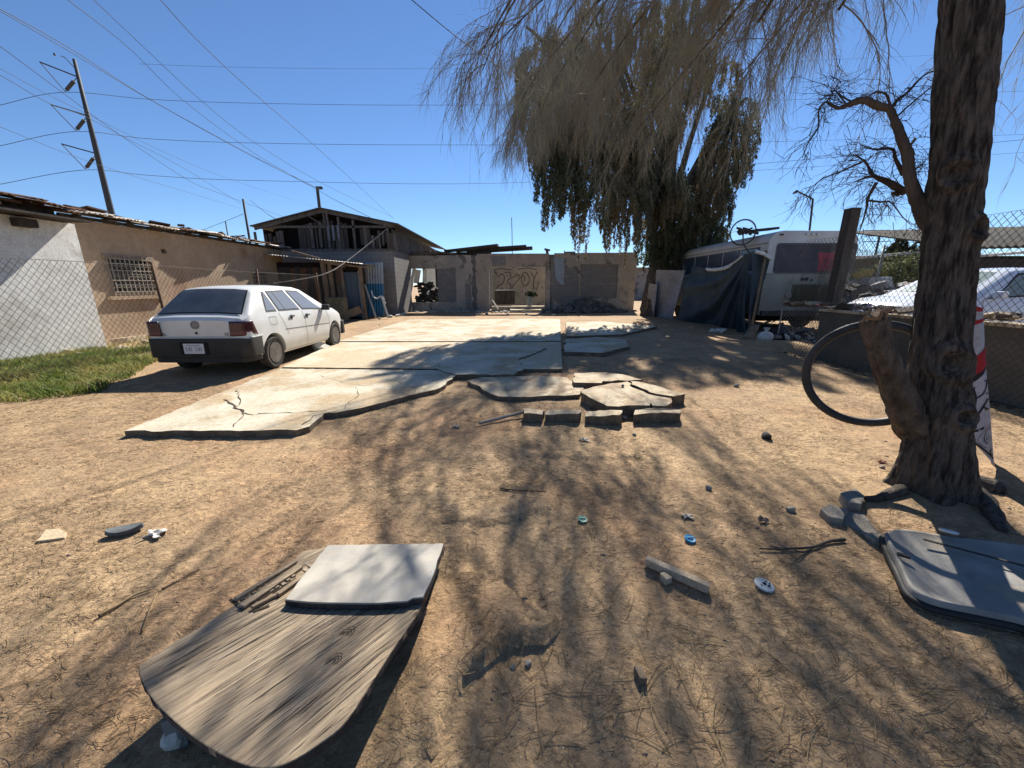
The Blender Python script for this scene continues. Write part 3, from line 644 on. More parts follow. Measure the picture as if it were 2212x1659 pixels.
def sedan():
    root = thing('parked_car', (0, 0, 0), 'white sedan seen side on behind the wire fence, right of the big trunk', 'car')
    top = [(0, .85), (.1, .98), (.8, 1.03), (1.0, 1.08), (1.55, 1.40), (1.9, 1.45), (2.4, 1.46), (2.75, 1.42), (3.45, 1.02), (3.55, .98), (4.0, .93), (4.3, .84), (4.42, .72), (4.48, .6)]
    belt = [(0, .93), (1, .97), (3.5, .93), (4.48, .72)]; zb = [(0, .3), (.4, .2), (4.0, .18), (4.48, .24)]
    wf = [(0, .86), (.1, .93), (.5, .99), (3.6, 1.0), (4.1, .95), (4.35, .84), (4.48, .68)]
    c = CarShape(4.48, 1.74, top, belt, zb, wf); wr = .31; WS = (.95, 3.60)
    m2 = mat('clean_white_paint', (.74, .76, .80), rough=.25, spec=.5, coat=.5); b = c.body('body', m2, root, WS, wr, .2)
    MB().bx(-.7, .7, .3, 4.2, .2, .6).build('underbody', DARK, root)
    for s in WS:
        for sd in (-1, 1): add_wheel(root, (sd * (.87 - .10), s, wr), wr, .19, sd, .2)
    for sd in (-1, 1):
        for nm, a in (('rear_side_window', (1.15, 2.15, 1.62, 2.1)), ('front_side_window', (2.25, 3.30, 2.2, 2.68))):
            fr = c.patch(MB(), *a, 4.08, 4.95, sd, .005).build(nm, BLACKP, root, smooth=True)
            c.patch(MB(), a[0] + .02, a[1] - .05, a[2] + .02, a[3] - .02, 4.14, 4.88, sd, .009).build('pane', CARG3, fr, smooth=True)
        g = MB(); strip_on(c, g, [(2.2, 4.05), (2.2, .6)], .008, sd); strip_on(c, g, [(3.35, 4.0), (3.3, .6)], .008, sd); g.build('door_gap', SEAM, b)
        for s_ in (1.35, 2.45):
            p = c.pt(s_, 3.6); MB().box((sd * (p.x + .015), s_, p.z), (.03, .17, .03)).build('door_handle', m2, root, bevel=.008)
        p = c.pt(3.2, 4.1); MB().box((sd * (p.x + .09), 3.18, p.z + .06), (.16, .1, .12)).build('wing_mirror', m2, root, bevel=.03)
        MB().grid(lambda u, v: Vector((sd * (.38 + .22 * u), 4.45 - .17 * u * u + .012, .62 + .1 * v)), 6, 3).build('headlamp', glass('lamp_glass', (.5, .5, .5)), root, solid=.01)
    def fn(u, v):
        s = 3.42 - .62 * v; x = (.70 - .14 * v) * (2 * u - 1); return Vector((x, s + .01, lerp_tab(top, s) + .02 - .04 * abs(2 * u - 1) ** 3))
    MB().grid(fn, 10, 6).build('windscreen', CARG3, root, smooth=True)
    return root
sed = sedan(); sed.rotation_euler = (0, 0, R(90)); sed.location = (6.72 + 4.48, 7.35, .25)
# ================================================================ CHAIN LINK
def chain(name, p0, p1, z0, z1, pitch, wr, m, parent, seed=0, sag=.0, cut=None):
    """diamond mesh in the vertical plane p0-p1"""
    q = np.random.default_rng(seed); p0 = np.array(p0[:2], float); p1 = np.array(p1[:2], float); L = np.linalg.norm(p1 - p0); d = (p1 - p0) / L; nrm = np.array([-d[1], d[0]]); Hh = z1 - z0; P = []
    for sg in (1, -1):
        for c0 in np.arange(-Hh, L + Hh, pitch):
            K = 9; t = np.linspace(0, 1, K); u = c0 + sg * t * Hh * .86; z = z0 + t * Hh
            ok = (u >= 0) & (u <= L)
            if ok.sum() < 2: continue
            u = np.clip(u, 0, L); tt = (u - c0) * sg / (Hh * .86); tt = np.clip(tt, 0, 1); z = z0 + tt * Hh
            off = .02 * np.sin(u * 1.3 + z * 2 + seed) + .003 * sg
            zz = z + sag * np.sin(u * 1.1 + seed) * (z - z0) / Hh
            P.append(np.stack([p0[0] + d[0] * u + nrm[0] * off, p0[1] + d[1] * u + nrm[1] * off, zz], -1))
    P = np.array(P); return strands(name, P, np.full(P.shape[:2], wr), m, parent, 3)

# ================================================================ HOUSE ON THE LEFT
XH = -9.93
yc = 9.0                                          # where the white end meets the tan wall
ye = 17.35
TANM, WHM = TANWALL, WHITEWALL
house = thing('house', (XH, yc, 0), 'long low tan walled house with a tin roof edge behind the wire fence', 'house')
w0, w1 = atx(230, 560, XH).y, atx(322, 560, XH).y; wz0, wz1 = 1.24, 2.08
v0, v1 = atx(543, 590, XH).y, atx(581, 590, XH).y; vz0, vz1 = 1.05, 1.92
mb = MB()
def wallx(mb, x0, x1, ya, yb, za, zb_, holes):
    """wall slab running along y with rectangular holes [(y0,y1,z0,z1)]"""
    ys = ya
    for (a, b, c, d) in sorted(holes):
        mb.bx(x0, x1, ys, a, za, zb_); mb.bx(x0, x1, a, b, za, c); mb.bx(x0, x1, a, b, d, zb_); ys = b
    mb.bx(x0, x1, ys, yb, za, zb_)
wallx(mb, XH - .15, XH, yc, ye, -.1, 2.88, [(w0, w1, wz0, wz1), (v0, v1, vz0, vz1), (atx(349, 545, XH).y, atx(360, 545, XH).y, 2.30, 2.42)])
mb.bx(XH - 7, XH - .15, ye - .15, ye, -.1, 2.9); mb.bx(XH - 7, XH - 6.85, yc, ye - .15, -.1, 3.6)
mb.build('wall', TANM, house)
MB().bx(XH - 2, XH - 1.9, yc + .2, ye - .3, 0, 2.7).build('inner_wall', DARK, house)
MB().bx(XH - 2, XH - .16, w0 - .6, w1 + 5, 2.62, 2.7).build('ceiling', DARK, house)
sk = MB().prism([(XH + .003, yc + .02), (XH + .003, ye)] + [(XH + .10 + .05 * math.sin(i * 2.1) + .03 * math.sin(i * 5.3), ye - (ye - yc) * i / 24) for i in range(25)], -.05, .13).build('footing', SLABB, house)
def window(parent, ya, yb, za, zb_, nbar, frame_m, ext=.10):
    f = MB(); t = .045
    for a, b, c, d in ((ya - ext, yb + ext, zb_, zb_ + ext * .8), (ya - ext, yb + ext, za - ext * .8, za), (ya - ext, ya, za, zb_), (yb, yb + ext, za, zb_)): f.bx(XH + .004, XH + .03, a, b, c, d)
    fo = f.build('window', frame_m, parent, bevel=.004)
    MB().bx(XH - .13, XH - .12, ya, yb, za, zb_).build('pane', glass('dark_pane', (.03, .035, .04), .15), fo)
    g = MB()
    for i in range(nbar + 1): y = ya + .03 + (yb - ya - .06) * i / nbar; g.box((XH + .055, y, (za + zb_) / 2), (.014, .022, zb_ - za + .10))
    for z in (za + .02, za + .3, zb_ - .3, zb_ - .02): g.bx(XH + .062, XH + .074, ya - .06, yb + .06, z - .012, z + .012)
    for i in range(nbar):
        y = ya + .03 + (yb - ya - .06) * (i + .5) / nbar
        for z in (za + .16, za + .42, zb_ - .16): g.torus((XH + .06, y, z), .036, .006, (1, 0, 0), 10, 4)
    g.build('window_bars', mat('pale_bars', (.42, .37, .30), (.28, .22, .16), 12, .7), fo); return fo
window(house, w0, w1, wz0, wz1, 9, mat('tan_frame', (.36, .28, .20), (.28, .21, .15), 3))
MB().bx(XH + .003, XH + .09, w0 - .22, w1 + .16, wz0 - .17, wz0 - .085).build('window_sill', TANM, house)
window(house, v0, v1, vz0, vz1, 6, TANM, .05)
MB().bx(XH - .14, XH - .13, atx(349, 545, XH).y, atx(360, 545, XH).y, 2.3, 2.42).build('vent_grate', RUST, house)
def corrug(name, ya, yb, xin, xout, zi, zo, m, parent, seed, th=.012, sag=.03):
    q = random.Random(seed); ph = q.uniform(0, 9)
    def fn(u, v):
        y = ya + (yb - ya) * u; x = xin + (xout - xin) * v
        return Vector((x + (.04 * math.sin(y * 3.1 + ph) if v > .99 else 0), y, zi + (zo - zi) * v + .014 * math.sin(y * 2 * math.pi / .11) + sag * math.sin(y * 1.7 + ph) + (q.uniform(-.012, .012) if v > .9 else 0)))
    return MB().grid(fn, max(6, int((yb - ya) / .022)), 5).build(name, m, parent, smooth=True, solid=th)
ys = 3.0; k = 0
while ys < ye + .2:
    yb = min(ys + .95, ye + .25); corrug('roof_sheet', ys, yb, XH - 4, XH + .34 + .07 * math.sin(k * 2.3), 3.62 + .012 * (k % 2), 2.99 + .012 * (k % 2) + .02 * math.sin(k * 1.9), TIN if k % 4 != 2 else RUST, house, k)
    ys += .86; k += 1
fa = MB().bx(XH - .02, XH + .04, yc, ye, 2.885, 2.96); 
for y in np.arange(yc + .2, ye, .62): fa.bx(XH - .5, XH + .26, y, y + .05, 2.90, 2.955)
fa.build('rafters', PLANKD, house)
for i in range(26):
    mb = MB(); y = rnd.uniform(yc, ye + .2); mb.box((XH + rnd.uniform(-.4, .25), y, 3.07 + rnd.uniform(0, .06)), (rnd.uniform(.1, .5), rnd.uniform(.1, .5), .03), rz=rnd.uniform(0, 3), rx=rnd.uniform(-.2, .2), ry=rnd.uniform(-.2, .2))
    mb.build('roof_scrap', RUST, house)
# neighbour: the white-washed end, a little lower
wh = thing('house', (XH, 6, 0), 'white washed lower house end at the left edge with weeds at its foot', 'house')
MB().bx(XH - .3, XH + .32, 1.5, yc - .004, -.1, 2.72).build('wall', WHM, wh)
MB().bx(XH - .3, XH + .28, 1.5, yc - .3, 2.725, 2.97).build('gable_board', PLANKD, wh)
MB().bx(XH - .4, XH + .80, 1.5, 8.9, 2.735, 2.775).build('eave_board', PLANKD, wh)
ys = 1.2
while ys < 8.9:
    corrug('roof_sheet', ys, min(ys + .95, 8.95), XH - 4, XH + .80, 3.82, 3.0, TIN if ys < 7 else RUST, wh, int(ys * 10)); ys += .86
ma = MB()
for i in range(9): ma.box((XH + rnd.uniform(.35, .7), rnd.uniform(5, 8.4), 2.86 + rnd.uniform(-.06, .12)), (rnd.uniform(.1, .3), rnd.uniform(.3, .9), .04), rz=rnd.uniform(-.3, .3), ry=rnd.uniform(-.4, .4))
ma.build('eave_junk', RUST, wh)
MB().box((XH + .42, 8.0, 2.60), (.2, .3, .16)).build('eave_lamp', PLANKD, wh, bevel=.02)

# left wire fence
XF = -7.5
fl = thing('chain_link_fence', (XF, 8, 0), 'tall rusty chain link fence running in front of the tan house', 'fence')
chain('mesh', (XF, 2.6), (XF - .1, 15.2), -.02, 1.80, .105, .0030, OLDWIRE, fl, 3, .03)
for y, dx in ((2.6, 0), (5.4, .02), (8.38, -.07), (11.6, .05), (15.2, 0)):
    MB().tube([(XF + dx * 0, y, -.1), (XF + dx, y + .02, 1.88)], .026, 8).build('post', RUST, fl, smooth=True)
MB().tube(resample([(XF, 2.6, 1.80), (XF - .02, 5.4, 1.81), (XF - .05, 8.38, 1.82), (XF - .06, 11.6, 1.79), (XF - .1, 15.2, 1.80)], 30), .004, 5).build('top_wire', OLDWIRE, fl)
for i in range(9):
    y = rnd.uniform(7.6, 9.7); tag(rock((XF - 1.5 + rnd.uniform(-.6, .7), y, .04), rnd.uniform(.05, .12), .7, 60 + i).build('stone', SLABB), 'pale stone in the weeds at the foot of the tan wall', 'stone', 'stones in the weeds by the tan wall')
p = G(425, 1565 / 2); 
# timber edging at the end of the weeds
tag(MB().beam(GH(298, 775) + Vector((0, 0, .03)), GH(352, 757) + Vector((0, 0, .04)), .07, .05).build('timber_edging', PLANKB), 'weathered timber length at the weed edge behind the white car', 'timber')

# ================================================================ SHACK BEHIND THE CAR
YS = 16.8
sh = thing('shack', (-8.2, YS, 0), 'low patchwork wooden shack between the tan house and the grey block wall', 'shack')
def X(px, Y=YS): return (px - 1106) / F * (Y * _c + .6 * _s * 0 + 0.0 + (CAMH - 1.2) * _s * 0)  # depth along the sight axis
def XA(px, Y): return at(px, 640, Y).x
q = random.Random(4); x = XH + .02; mats = [PLANKD, RUST, PLANKD, PLANKB]
pl = {0: MB(), 1: MB(), 2: MB(), 3: MB()}
while x < XA(736, YS):
    wd = q.uniform(.12, .28); pl[q.randrange(4)].box((x + wd / 2, YS + .02 + q.uniform(-.012, .012), 1.05), (wd - .012, .022, q.uniform(2.1, 2.28))); x += wd
for k in pl: pl[k].build('board_siding', mats[k], sh)
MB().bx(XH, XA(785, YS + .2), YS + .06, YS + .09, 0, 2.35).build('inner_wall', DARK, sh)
rf = MB(); rf.grid(lambda u, v: Vector((XH - .4 + (XA(792, YS) - XH + .5) * u, YS - .75 + 2.6 * v, 2.66 - .40 * u + .06 * v + .012 * math.sin(u * 230))), 160, 3).build('roof', TIN, sh, solid=.02)
bm_ = MB()
for a, b, t in (((630, 543), (692, 560), .09), ((690, 563), (738, 572), .13), ((735, 571), (792, 578), .07), ((650, 553), (745, 577), .05)): bm_.beam(at(*a, YS - .5), at(*b, YS - .55), t)
bm_.build('roof_beam', PLANKB, sh)
for px, ptop, pbot, y, t in ((697, 560, 690, YS - .55, .15), (712, 570, 660, YS - .45, .12), (738, 575, 688, YS - .15, .08), (778, 576, 690, YS - .15, .11)):
    a = at(px - 1, ptop, y); MB().beam((a.x, y, a.z), (a.x + .05, y, 0), t).build('post', PLANKB, sh)
dr = MB(); a, b = at(741, 588, YS - .05), at(773, 588, YS - .05); dr.bx(a.x, b.x, YS - .07, YS - .03, .1, a.z)
do = dr.build('door', mat('blue_grey_door', (.085, .12, .15), (.055, .075, .09), 3, .7, .2, 20, stretch=(4, 1, .5)), sh)
MB().bx(a.x - .09, a.x - .01, YS - .09, YS - .02, .02, a.z + .06).bx(b.x + .01, b.x + .07, YS - .09, YS - .02, .02, a.z + .06).build('door_frame', mat('pale_frame', (.35, .36, .36), (.22, .22, .21), 5), do)
tag(MB().beam(at(683, 600, YS - 1.3), (at(700, 690, YS - 1.0)), .10).build('leaning_board', PLANKB), 'weathered board leaning on the shack behind the car bonnet', 'board')
c = at(728, 665, YS - 1.2); tag(MB().box((c.x, YS - 1.2, .48), (.72, .5, .96), jit=.02).build('crate_stand', mat('mossy_box', (.16, .15, .10), (.10, .085, .06), 5, .95, .4, 20), bevel=.02), 'waist high weathered box standing before the shack posts', 'box')
tag(MB().beam(at(742, 683, YS - .9) , at(779, 668, YS - .6), .06, .3).build('plank', PLANKB), 'brown plank propped slanting under the shack door', 'plank')

# rope from the barn to the ground behind the car
a = at(836, 494, 18.6); b = at(760, 556, 16.2); c = at(700, 592, 14.5); d = at(590, 612, 13.0)
tag(MB().tube(resample([a, b, c, d], 24), .018, 6).build('rope', mat('pale_rope', (.36, .33, .29), (.24, .22, .2), 6)), 'thick pale rope slung from the wooden barn down past the shack', 'rope')

# blue-white metal sheet door standing beside the shack
YB = 18.0; a, b = at(788, 567, YB), at(826, 570, YB)
bl = MB().grid(lambda u, v: Vector((a.x + (b.x - a.x) * u + .02 * v, YB + .02 * math.sin(u * 40) - .25 * (1 - v), .05 + (a.z - .05) * v)), 30, 6).build('metal_sheet', mat('faded_white', (.36, .40, .44), (.22, .25, .29), 2, .7), solid=.02)
tag(bl, 'upright metal sheet, grey above and blue below, beside the shack door', 'metal sheet')
zc = at(800, 613, YB).z
MB().grid(lambda u, v: Vector((a.x + .01 + (b.x - a.x - .02) * u + .02 * v * zc / a.z, YB - .025 + .02 * math.sin(u * 40) - .25 * (1 - (.05 + (zc - .05) * v) / a.z), .06 + (zc - .06) * v)), 30, 6).build('lower_band', mat('blue_paint', (.03, .16, .30), (.02, .10, .19), 3, .5), bl, solid=.01)
for (p1, p2, l) in (((788, 616), (812, 690), 'thin pale pole leaning on the blue sheet'), ((824, 640), (839, 690), 'bent pale pole lying against the blue sheet')):
    tag(MB().beam(at(*p1, 17.3), at(p2[0], p2[1] - 4, 16.6), .07).build('pole', mat('pale_wood', (.48, .46, .40), (.3, .28, .24), 7)), l, 'pole')
P = [at(802, 628, 17.2), at(806, 640, 17.1), at(814, 645, 17.0), at(824, 640, 17.0), at(832, 655, 16.9)]
tag(MB().tube(resample(P, 14), .035, 6, jit=.3).build('plastic_strip', mat('white_plastic', (.6, .6, .58))), 'crumpled white plastic strip hanging before the blue sheet', 'plastic strip')
for i in range(10):
    px = q.uniform(815, 880); p = G(px, q.uniform(680, 690)); tag(rock((p.x, p.y, .05), q.uniform(.06, .16), .6, 90 + i).build('rubble_lump', mat('chalk_rubble', (.50, .48, .42), (.30, .28, .24), 9) if i == 0 else bpy.data.materials['chalk_rubble']), 'pale rubble lump on the ground before the block wall', 'rubble', 'rubble lumps before the grey block wall')
p0 = G(870, 668); tag(rock((p0.x, p0.y - 1, .2), (.28, .22), .8, 99).build('plaster_sack', bpy.data.materials['chalk_rubble']), 'white sack leaning at the foot of the brick column', 'sack')

# ================================================================ BARN
YBN = 18.9
bn = thing('barn', (-9, YBN, 0), 'tall dark barn with gappy plank gable over a grey block ground floor', 'barn')
xl, xr = at(566, 500, YBN).x, at(850, 540, YBN).x; zf = at(780, 541, YBN).z; apex = at(697, 452, YBN); el = at(552, 490, YBN); er = at(852, 484, YBN)
YBK = 32
def gz(x):
    return el.z + (apex.z - el.z) * (x - el.x) / (apex.x - el.x) if x < apex.x else apex.z + (er.z - apex.z) * (x - apex.x) / (er.x - apex.x)
MB().bx(xl, xr, YBN, YBN + .2, -.1, zf).build('block_wall', CINDER, bn)
MB().bx(xr - .2, xr, YBN + .2, 21.7, -.1, zf).build('side_wall', CINDERY, bn); MB().bx(xr - .2, xr, 25.6, YBK, -.1, zf).build('side_wall', CINDERY, bn)
x = xl + .02; q = random.Random(9); A = MB(); Bm = MB(); Cm = MB()
openings = [(at(610, 500, YBN).x, at(640, 500, YBN).x, .12), (at(752, 500, YBN).x, at(777, 500, YBN).x, .0)]
while x < xr:
    wd = q.uniform(.10, .22); xm = x + wd / 2; top = gz(xm) - .42 if q.random() < .8 else gz(xm) - q.uniform(.45, .7); z0 = zf + (0 if q.random() < .7 else q.uniform(.0, .35))
    if not any(a < xm < b for a, b, _ in openings): (A if q.random() < .55 else Bm).box((xm, YBN + .06 + q.uniform(-.02, .02), (z0 + top) / 2), (wd - q.uniform(.005, .03), .02, top - z0), ry=q.uniform(-.015, .015))
    x += wd + (q.uniform(.02, .07) if q.random() < .3 else .006)
A.build('plank_siding', PLANK, bn); Bm.build('plank_siding', PLANKD, bn)
# gable interior: dim back boards so that the gaps look into darkness
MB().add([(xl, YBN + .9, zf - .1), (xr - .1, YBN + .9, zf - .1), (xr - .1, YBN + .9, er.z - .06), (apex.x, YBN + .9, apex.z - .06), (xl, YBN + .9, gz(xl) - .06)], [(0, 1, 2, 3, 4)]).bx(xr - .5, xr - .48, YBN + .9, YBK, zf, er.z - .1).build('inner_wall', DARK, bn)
MB().bx(xl + .1, xr - .1, YBN + .2, YBK, zf - .08, zf).build('floor', PLANKD, bn)
x = YBN + .1; Dm = MB()
while x < YBK:
    wd = q.uniform(.12, .25); Dm.box((xr - .06 + q.uniform(-.02, .02), x + wd / 2, (zf + er.z - .2) / 2), (.02, wd - q.uniform(.0, .03), er.z - .2 - zf)); x += wd + (q.uniform(0, .1) if q.random() < .25 else 0)
Dm.build('plank_siding', PLANK, bn)
Dm = MB(); Dm.bx(xl - .02, xl + .02, YBN + .1, YBK, zf - 3, el.z - .1); Dm.build('plank_siding', PLANKD, bn)
fr = MB()
for a, b in ((el, apex), (apex, er)):
    fr.beam((a.x, YBN - .1, a.z - .08), (b.x, YBN - .1, b.z - .08), .05, .16)
fr.beam((xl, YBN + .0, at(700, 489, YBN).z - .02), (xr, YBN, at(850, 487, YBN).z - .06), .06, .10)
for px in (700, 707): fr.beam((at(px, 470, YBN).x, YBN - .04, at(px, 458, YBN).z), (at(px + 2, 470, YBN).x, YBN - .04, at(px, 490, YBN).z), .07)
fr.beam(at(660, 463, YBN - .03), at(703, 489, YBN - .03), .05)
for px in (572, 725, 748, 778, 848): fr.bx(XA(px, YBN) - .05, XA(px, YBN) + .05, YBN - .03, YBN + .03, zf, gz(XA(px, YBN)) - .2)
fr.bx(xl, xr, YBN - .05, YBN + .04, zf - .03, zf + .07)
fr.build('timber_frame', PLANK, bn)
for sgn, a, b in ((0, Vector((el.x - .1, 0, el.z - .02)), apex), (1, apex, Vector((er.x + .25, 0, er.z - .05)))):
    MB().grid(lambda u, v: Vector((a.x + (b.x - a.x) * v, YBN - .28 + (YBK + .3 - YBN) * u, a.z + (b.z - a.z) * v + .02)), 12, 3).build('roof', TIN if False else mat('dark_roof_sheet', (.10, .10, .105), (.06, .055, .05), 2, .6), bn, solid=.04)
rg = MB()
for px, pt_, pb in ((706, 487, 520), (716, 487, 520), (727, 487, 521)): a = at(px, pt_, YBN - .08); b = at(px + 3, pb, YBN - .08); rg.bx(a.x, b.x + .12, YBN - .1, YBN - .07, b.z, a.z)
rg.build('grey_panel', mat('grey_sheet', (.20, .21, .23), (.13, .135, .15), 3), bn)

# ================================================================ RUINED WALL AT THE BACK
YR = 22.0
ru = thing('ruined_wall', (0, YR, 0), 'roofless grey plaster wall with window holes closing the back of the yard', 'wall')
def xr_(px): return at(px, 620, YR).x
def zr(py): return at(1106, py, YR).z
T = .2
topz = 3.12
def seg(mb, a, b, z0, z1, y0=YR, t=T): mb.bx(xr_(a), xr_(b), y0, y0 + t, z0, z1)
pm = MB(); seg(pm, 884, 945, zr(580), 2.98); seg(pm, 884, 945, -.1, zr(653)); seg(pm, 985, 1019, -.1, 3.02); seg(pm, 945, 985, zr(580), 3.0); seg(pm, 945, 985, -.1, zr(653))
pm.build('plaster_wall', PLASTER, ru)
pm = MB(); seg(pm, 1031, 1057, -.1, 3.08); seg(pm, 1057, 1178, zr(576), 3.1); seg(pm, 1178, 1185, -.1, 3.1)
pm.build('plaster_wall', mat('warm_plaster', (.40, .335, .27), (.30, .25, .21), 1.2, .9, .25, 20, c3=(.20, .185, .17), s3=1.1, k3=(.55, .6)), ru)
pm = MB(); seg(pm, 1196, 1253, -.1, 3.12); seg(pm, 1253, 1333, zr(571), 3.14); seg(pm, 1253, 1333, -.1, zr(645)); seg(pm, 1333, 1372, -.1, 3.16)
pm.build('plaster_wall', PLASTER, ru)
seg(MB(), 0, 0, 0, 0); m_ = MB(); m_.bx(xr_(868), xr_(884), YR - .25, YR + T, -.1, 3.35); m_.build('brick_column', BRICKS, ru)
m_ = MB(); seg(m_, 1019, 1031, -.1, 3.0, YR + .05); seg(m_, 1185, 1196, -.1, 3.05, YR + .04); m_.build('rough_concrete', mat('rough_core', (.20, .185, .17), (.12, .11, .10), 7, .95, 1, 12), ru)
m_ = MB(); seg(m_, 945, 985, zr(653), zr(580), YR + .06, .12); seg(m_, 1254, 1333, zr(645), zr(571), YR + .05, .13); m_.build('block_infill', CINDER, ru)
# ragged plaster edges beside the rough core
for px, w_ in ((1018.5, .16), (1031, -.12), (1184, .1), (1197, -.1)):
    m_ = MB(); z = 0; L = []
    while z < 3.0: L.append((xr_(px) + w_ * rnd.uniform(-.2, .9), z)); z += rnd.uniform(.06, .2)
    x0 = xr_(px) - w_ * .1
    for (xa, za), (xb, zb_) in zip(L, L[1:]): m_.add([(x0, YR - .004, za), (xa, YR - .004, za), (xb, YR - .004, zb_), (x0, YR - .004, zb_), (x0, YR + .05, za), (xa, YR + .05, za), (xb, YR + .05, zb_), (x0, YR + .05, zb_)], [(0, 1, 2, 3), (1, 5, 6, 2), (4, 7, 6, 5)])
    m_.build('plaster_edge', PLASTERW, ru)
# pale blue plaster patch and exposed block work
def patchpoly(name, pts, m, off, jitter=.03, seed=1):
    P = [(at(px, py, YR).x, at(px, py, YR).z) for px, py in pts]; J = jag(P, .1, jitter, seed); n = len(J)
    mb = MB(); mb.add([(x, YR - off, z) for x, z in J] + [(x, YR + .002, z) for x, z in J], [tuple(range(n))] + [(i, (i + 1) % n, n + (i + 1) % n, n + i) for i in range(n)]); return mb.build(name, m, ru)
patchpoly('block_patch', [(1190, 557), (1245, 557), (1240, 580), (1252, 600), (1250, 655), (1205, 655), (1190, 640)], CINDER, .006, seed=2)
patchpoly('blue_plaster', [(1197, 557), (1219, 557), (1218, 616), (1208, 612), (1200, 600)], mat('blue_plaster', (.33, .39, .46), (.27, .32, .38), 2), .018, .02, 3)
patchpoly('pale_plaster_patch', [(1224, 552), (1247, 550), (1243, 572), (1232, 580), (1222, 570)], PLASTERW, .02, .03, 4)
patchpoly('block_patch', [(1060, 553), (1092, 553), (1092, 574), (1064, 576)], CINDER, .006, .02, 5)
patchpoly('block_patch', [(905, 605), (1030, 602), (1030, 640), (1012, 650), (990, 648)][0:0] or [(1004, 612), (1018, 612), (1018, 672), (1008, 672)], CINDER, .006, .02, 6)
patchpoly('stain', [(1058, 580), (1064, 580), (1066, 640), (1058, 668)], PLASTERW, .012, .02, 7)
patchpoly('pale_plaster_patch', [(1180, 585), (1189, 585), (1188, 668), (1182, 668)], PLASTERW, .02, .02, 8)
st_ = MB(); st_.beam(at(1181, 540, YR + .1), at(1184, 556, YR + .1), .13); st_.beam(at(1176, 538, YR + .1), at(1188, 541, YR + .1), .1); st_.beam(at(1266, 531, YR + .1), at(1266, 547, YR + .1), .07); st_.beam(at(1219, 541, YR + .1), at(1219, 549, YR + .1), .04)
st_.build('rebar_stub', RUST, ru)
MB().bx(xr_(1218), xr_(1240), YR - .01, YR + T + .01, 3.13, 3.2).build('coping_block', CINDER, ru)
# the side and second wall seen through the holes
rb = thing('ruined_wall', (1, YR + 4.6, 0), 'pale inner wall with dark spray paint scrawls seen through the middle gap', 'wall')
YG = YR + 4.6
MB().bx(-2.6, 3.4, YG, YG + .15, -.1, 2.75).build('plaster_wall', mat('graffiti_plaster', (.52, .45, .33), (.36, .31, .24), 1.6, .9, .2, 16, c3=(.2, .18, .15), s3=2.1, k3=(.6, .66)), rb)
scr = MB(); q = random.Random(12)
def scrawl(pts, w_): 
    P = [at(px, py, YG - .02) for px, py in pts]; scr.tube(resample(P, 16), w_, 5)
for pts in ([(1075, 600), (1082, 592), (1090, 598), (1086, 612), (1076, 618), (1070, 632)], [(1090, 590), (1100, 588), (1104, 600), (1096, 606), (1104, 618), (1098, 628)], [(1108, 600), (1116, 592), (1124, 600), (1112, 612), (1106, 624), (1118, 634)],
            [(1130, 590), (1126, 606), (1134, 618), (1144, 606), (1138, 590), (1130, 590)], [(1148, 588), (1154, 600), (1160, 588)], [(1154, 600), (1152, 626)], [(1072, 590), (1068, 584), (1080, 580), (1104, 583)], [(1118, 582), (1140, 579), (1160, 583)],
            [(1128, 594), (1134, 600), (1131, 608)], [(1082, 622), (1092, 634), (1102, 632)], [(1140, 630), (1150, 636), (1158, 628), (1164, 610)], [(1094, 594), (1098, 596)]): scrawl(pts, .024)
scr.build('spray_scrawl', mat('black_spray', (.09, .09, .095), rough=.6), rb)
rm = thing('ruined_wall', (xr_(945), YR + 3.2, 0), 'dark inner wall with hanging pale sheets behind the left gap', 'wall')
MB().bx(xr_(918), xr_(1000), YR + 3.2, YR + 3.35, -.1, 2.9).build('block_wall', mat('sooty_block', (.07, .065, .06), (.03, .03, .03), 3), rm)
for i, (a, b, w_) in enumerate((((885, 580), (879, 645), .22), ((895, 580), (884, 640), .2), ((904, 583), (899, 612), .3), ((918, 582), (917, 610), .24))):
    tag(MB().beam(at(*a, YR + 1.2), at(*b, YR + 1.0), w_, .02, up=(0, 1, 0)).build('hanging_sheet', mat('bright_sheet', (.75, .74, .70)) if i == 0 else bpy.data.materials['bright_sheet']), 'white slatted sheet hanging behind the left window gap', 'sheet', 'white sheets in the left window gap')
hp = MB(); q = random.Random(2)
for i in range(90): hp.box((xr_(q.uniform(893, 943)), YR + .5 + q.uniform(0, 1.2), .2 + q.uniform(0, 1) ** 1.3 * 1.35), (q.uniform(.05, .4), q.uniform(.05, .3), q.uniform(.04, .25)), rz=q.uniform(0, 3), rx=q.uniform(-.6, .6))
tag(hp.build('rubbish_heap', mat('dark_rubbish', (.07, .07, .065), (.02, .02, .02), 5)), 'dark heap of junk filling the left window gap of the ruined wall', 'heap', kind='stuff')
# charred beams and sheets on top
for i, (a, b, w_, l) in enumerate((((962, 543), (1076, 530), .12, 'dark roof board lying highest across the ruined wall'), ((985, 542), (1137, 532), .12, 'long dark roof board above the ruined wall'), ((1010, 545), (1150, 536), .16, 'thick dark roof board jutting farthest right above the ruined wall'), ((930, 552), (1060, 548), .22, 'dark roof board lying flat along the wall top'))):
    tag(MB().beam(at(*a, YR + .8 + .2 * i), at(*b, YR + .4 + .2 * i), .5, w_).build('roof_board', PLANKD), l, 'board')
sc = MB(); q = random.Random(3)
for i in range(16): sc.box(at(q.uniform(868, 985), q.uniform(545, 552), YR + q.uniform(.1, .8)), (q.uniform(.2, .9), .3, q.uniform(.04, .12)), ry=q.uniform(-.15, .15), rz=q.uniform(-.3, .3))
tag(sc.build('roof_scrap_pile', PLANK), 'loose scraps of roofing lying on the top left of the ruined wall', 'scraps', kind='stuff')
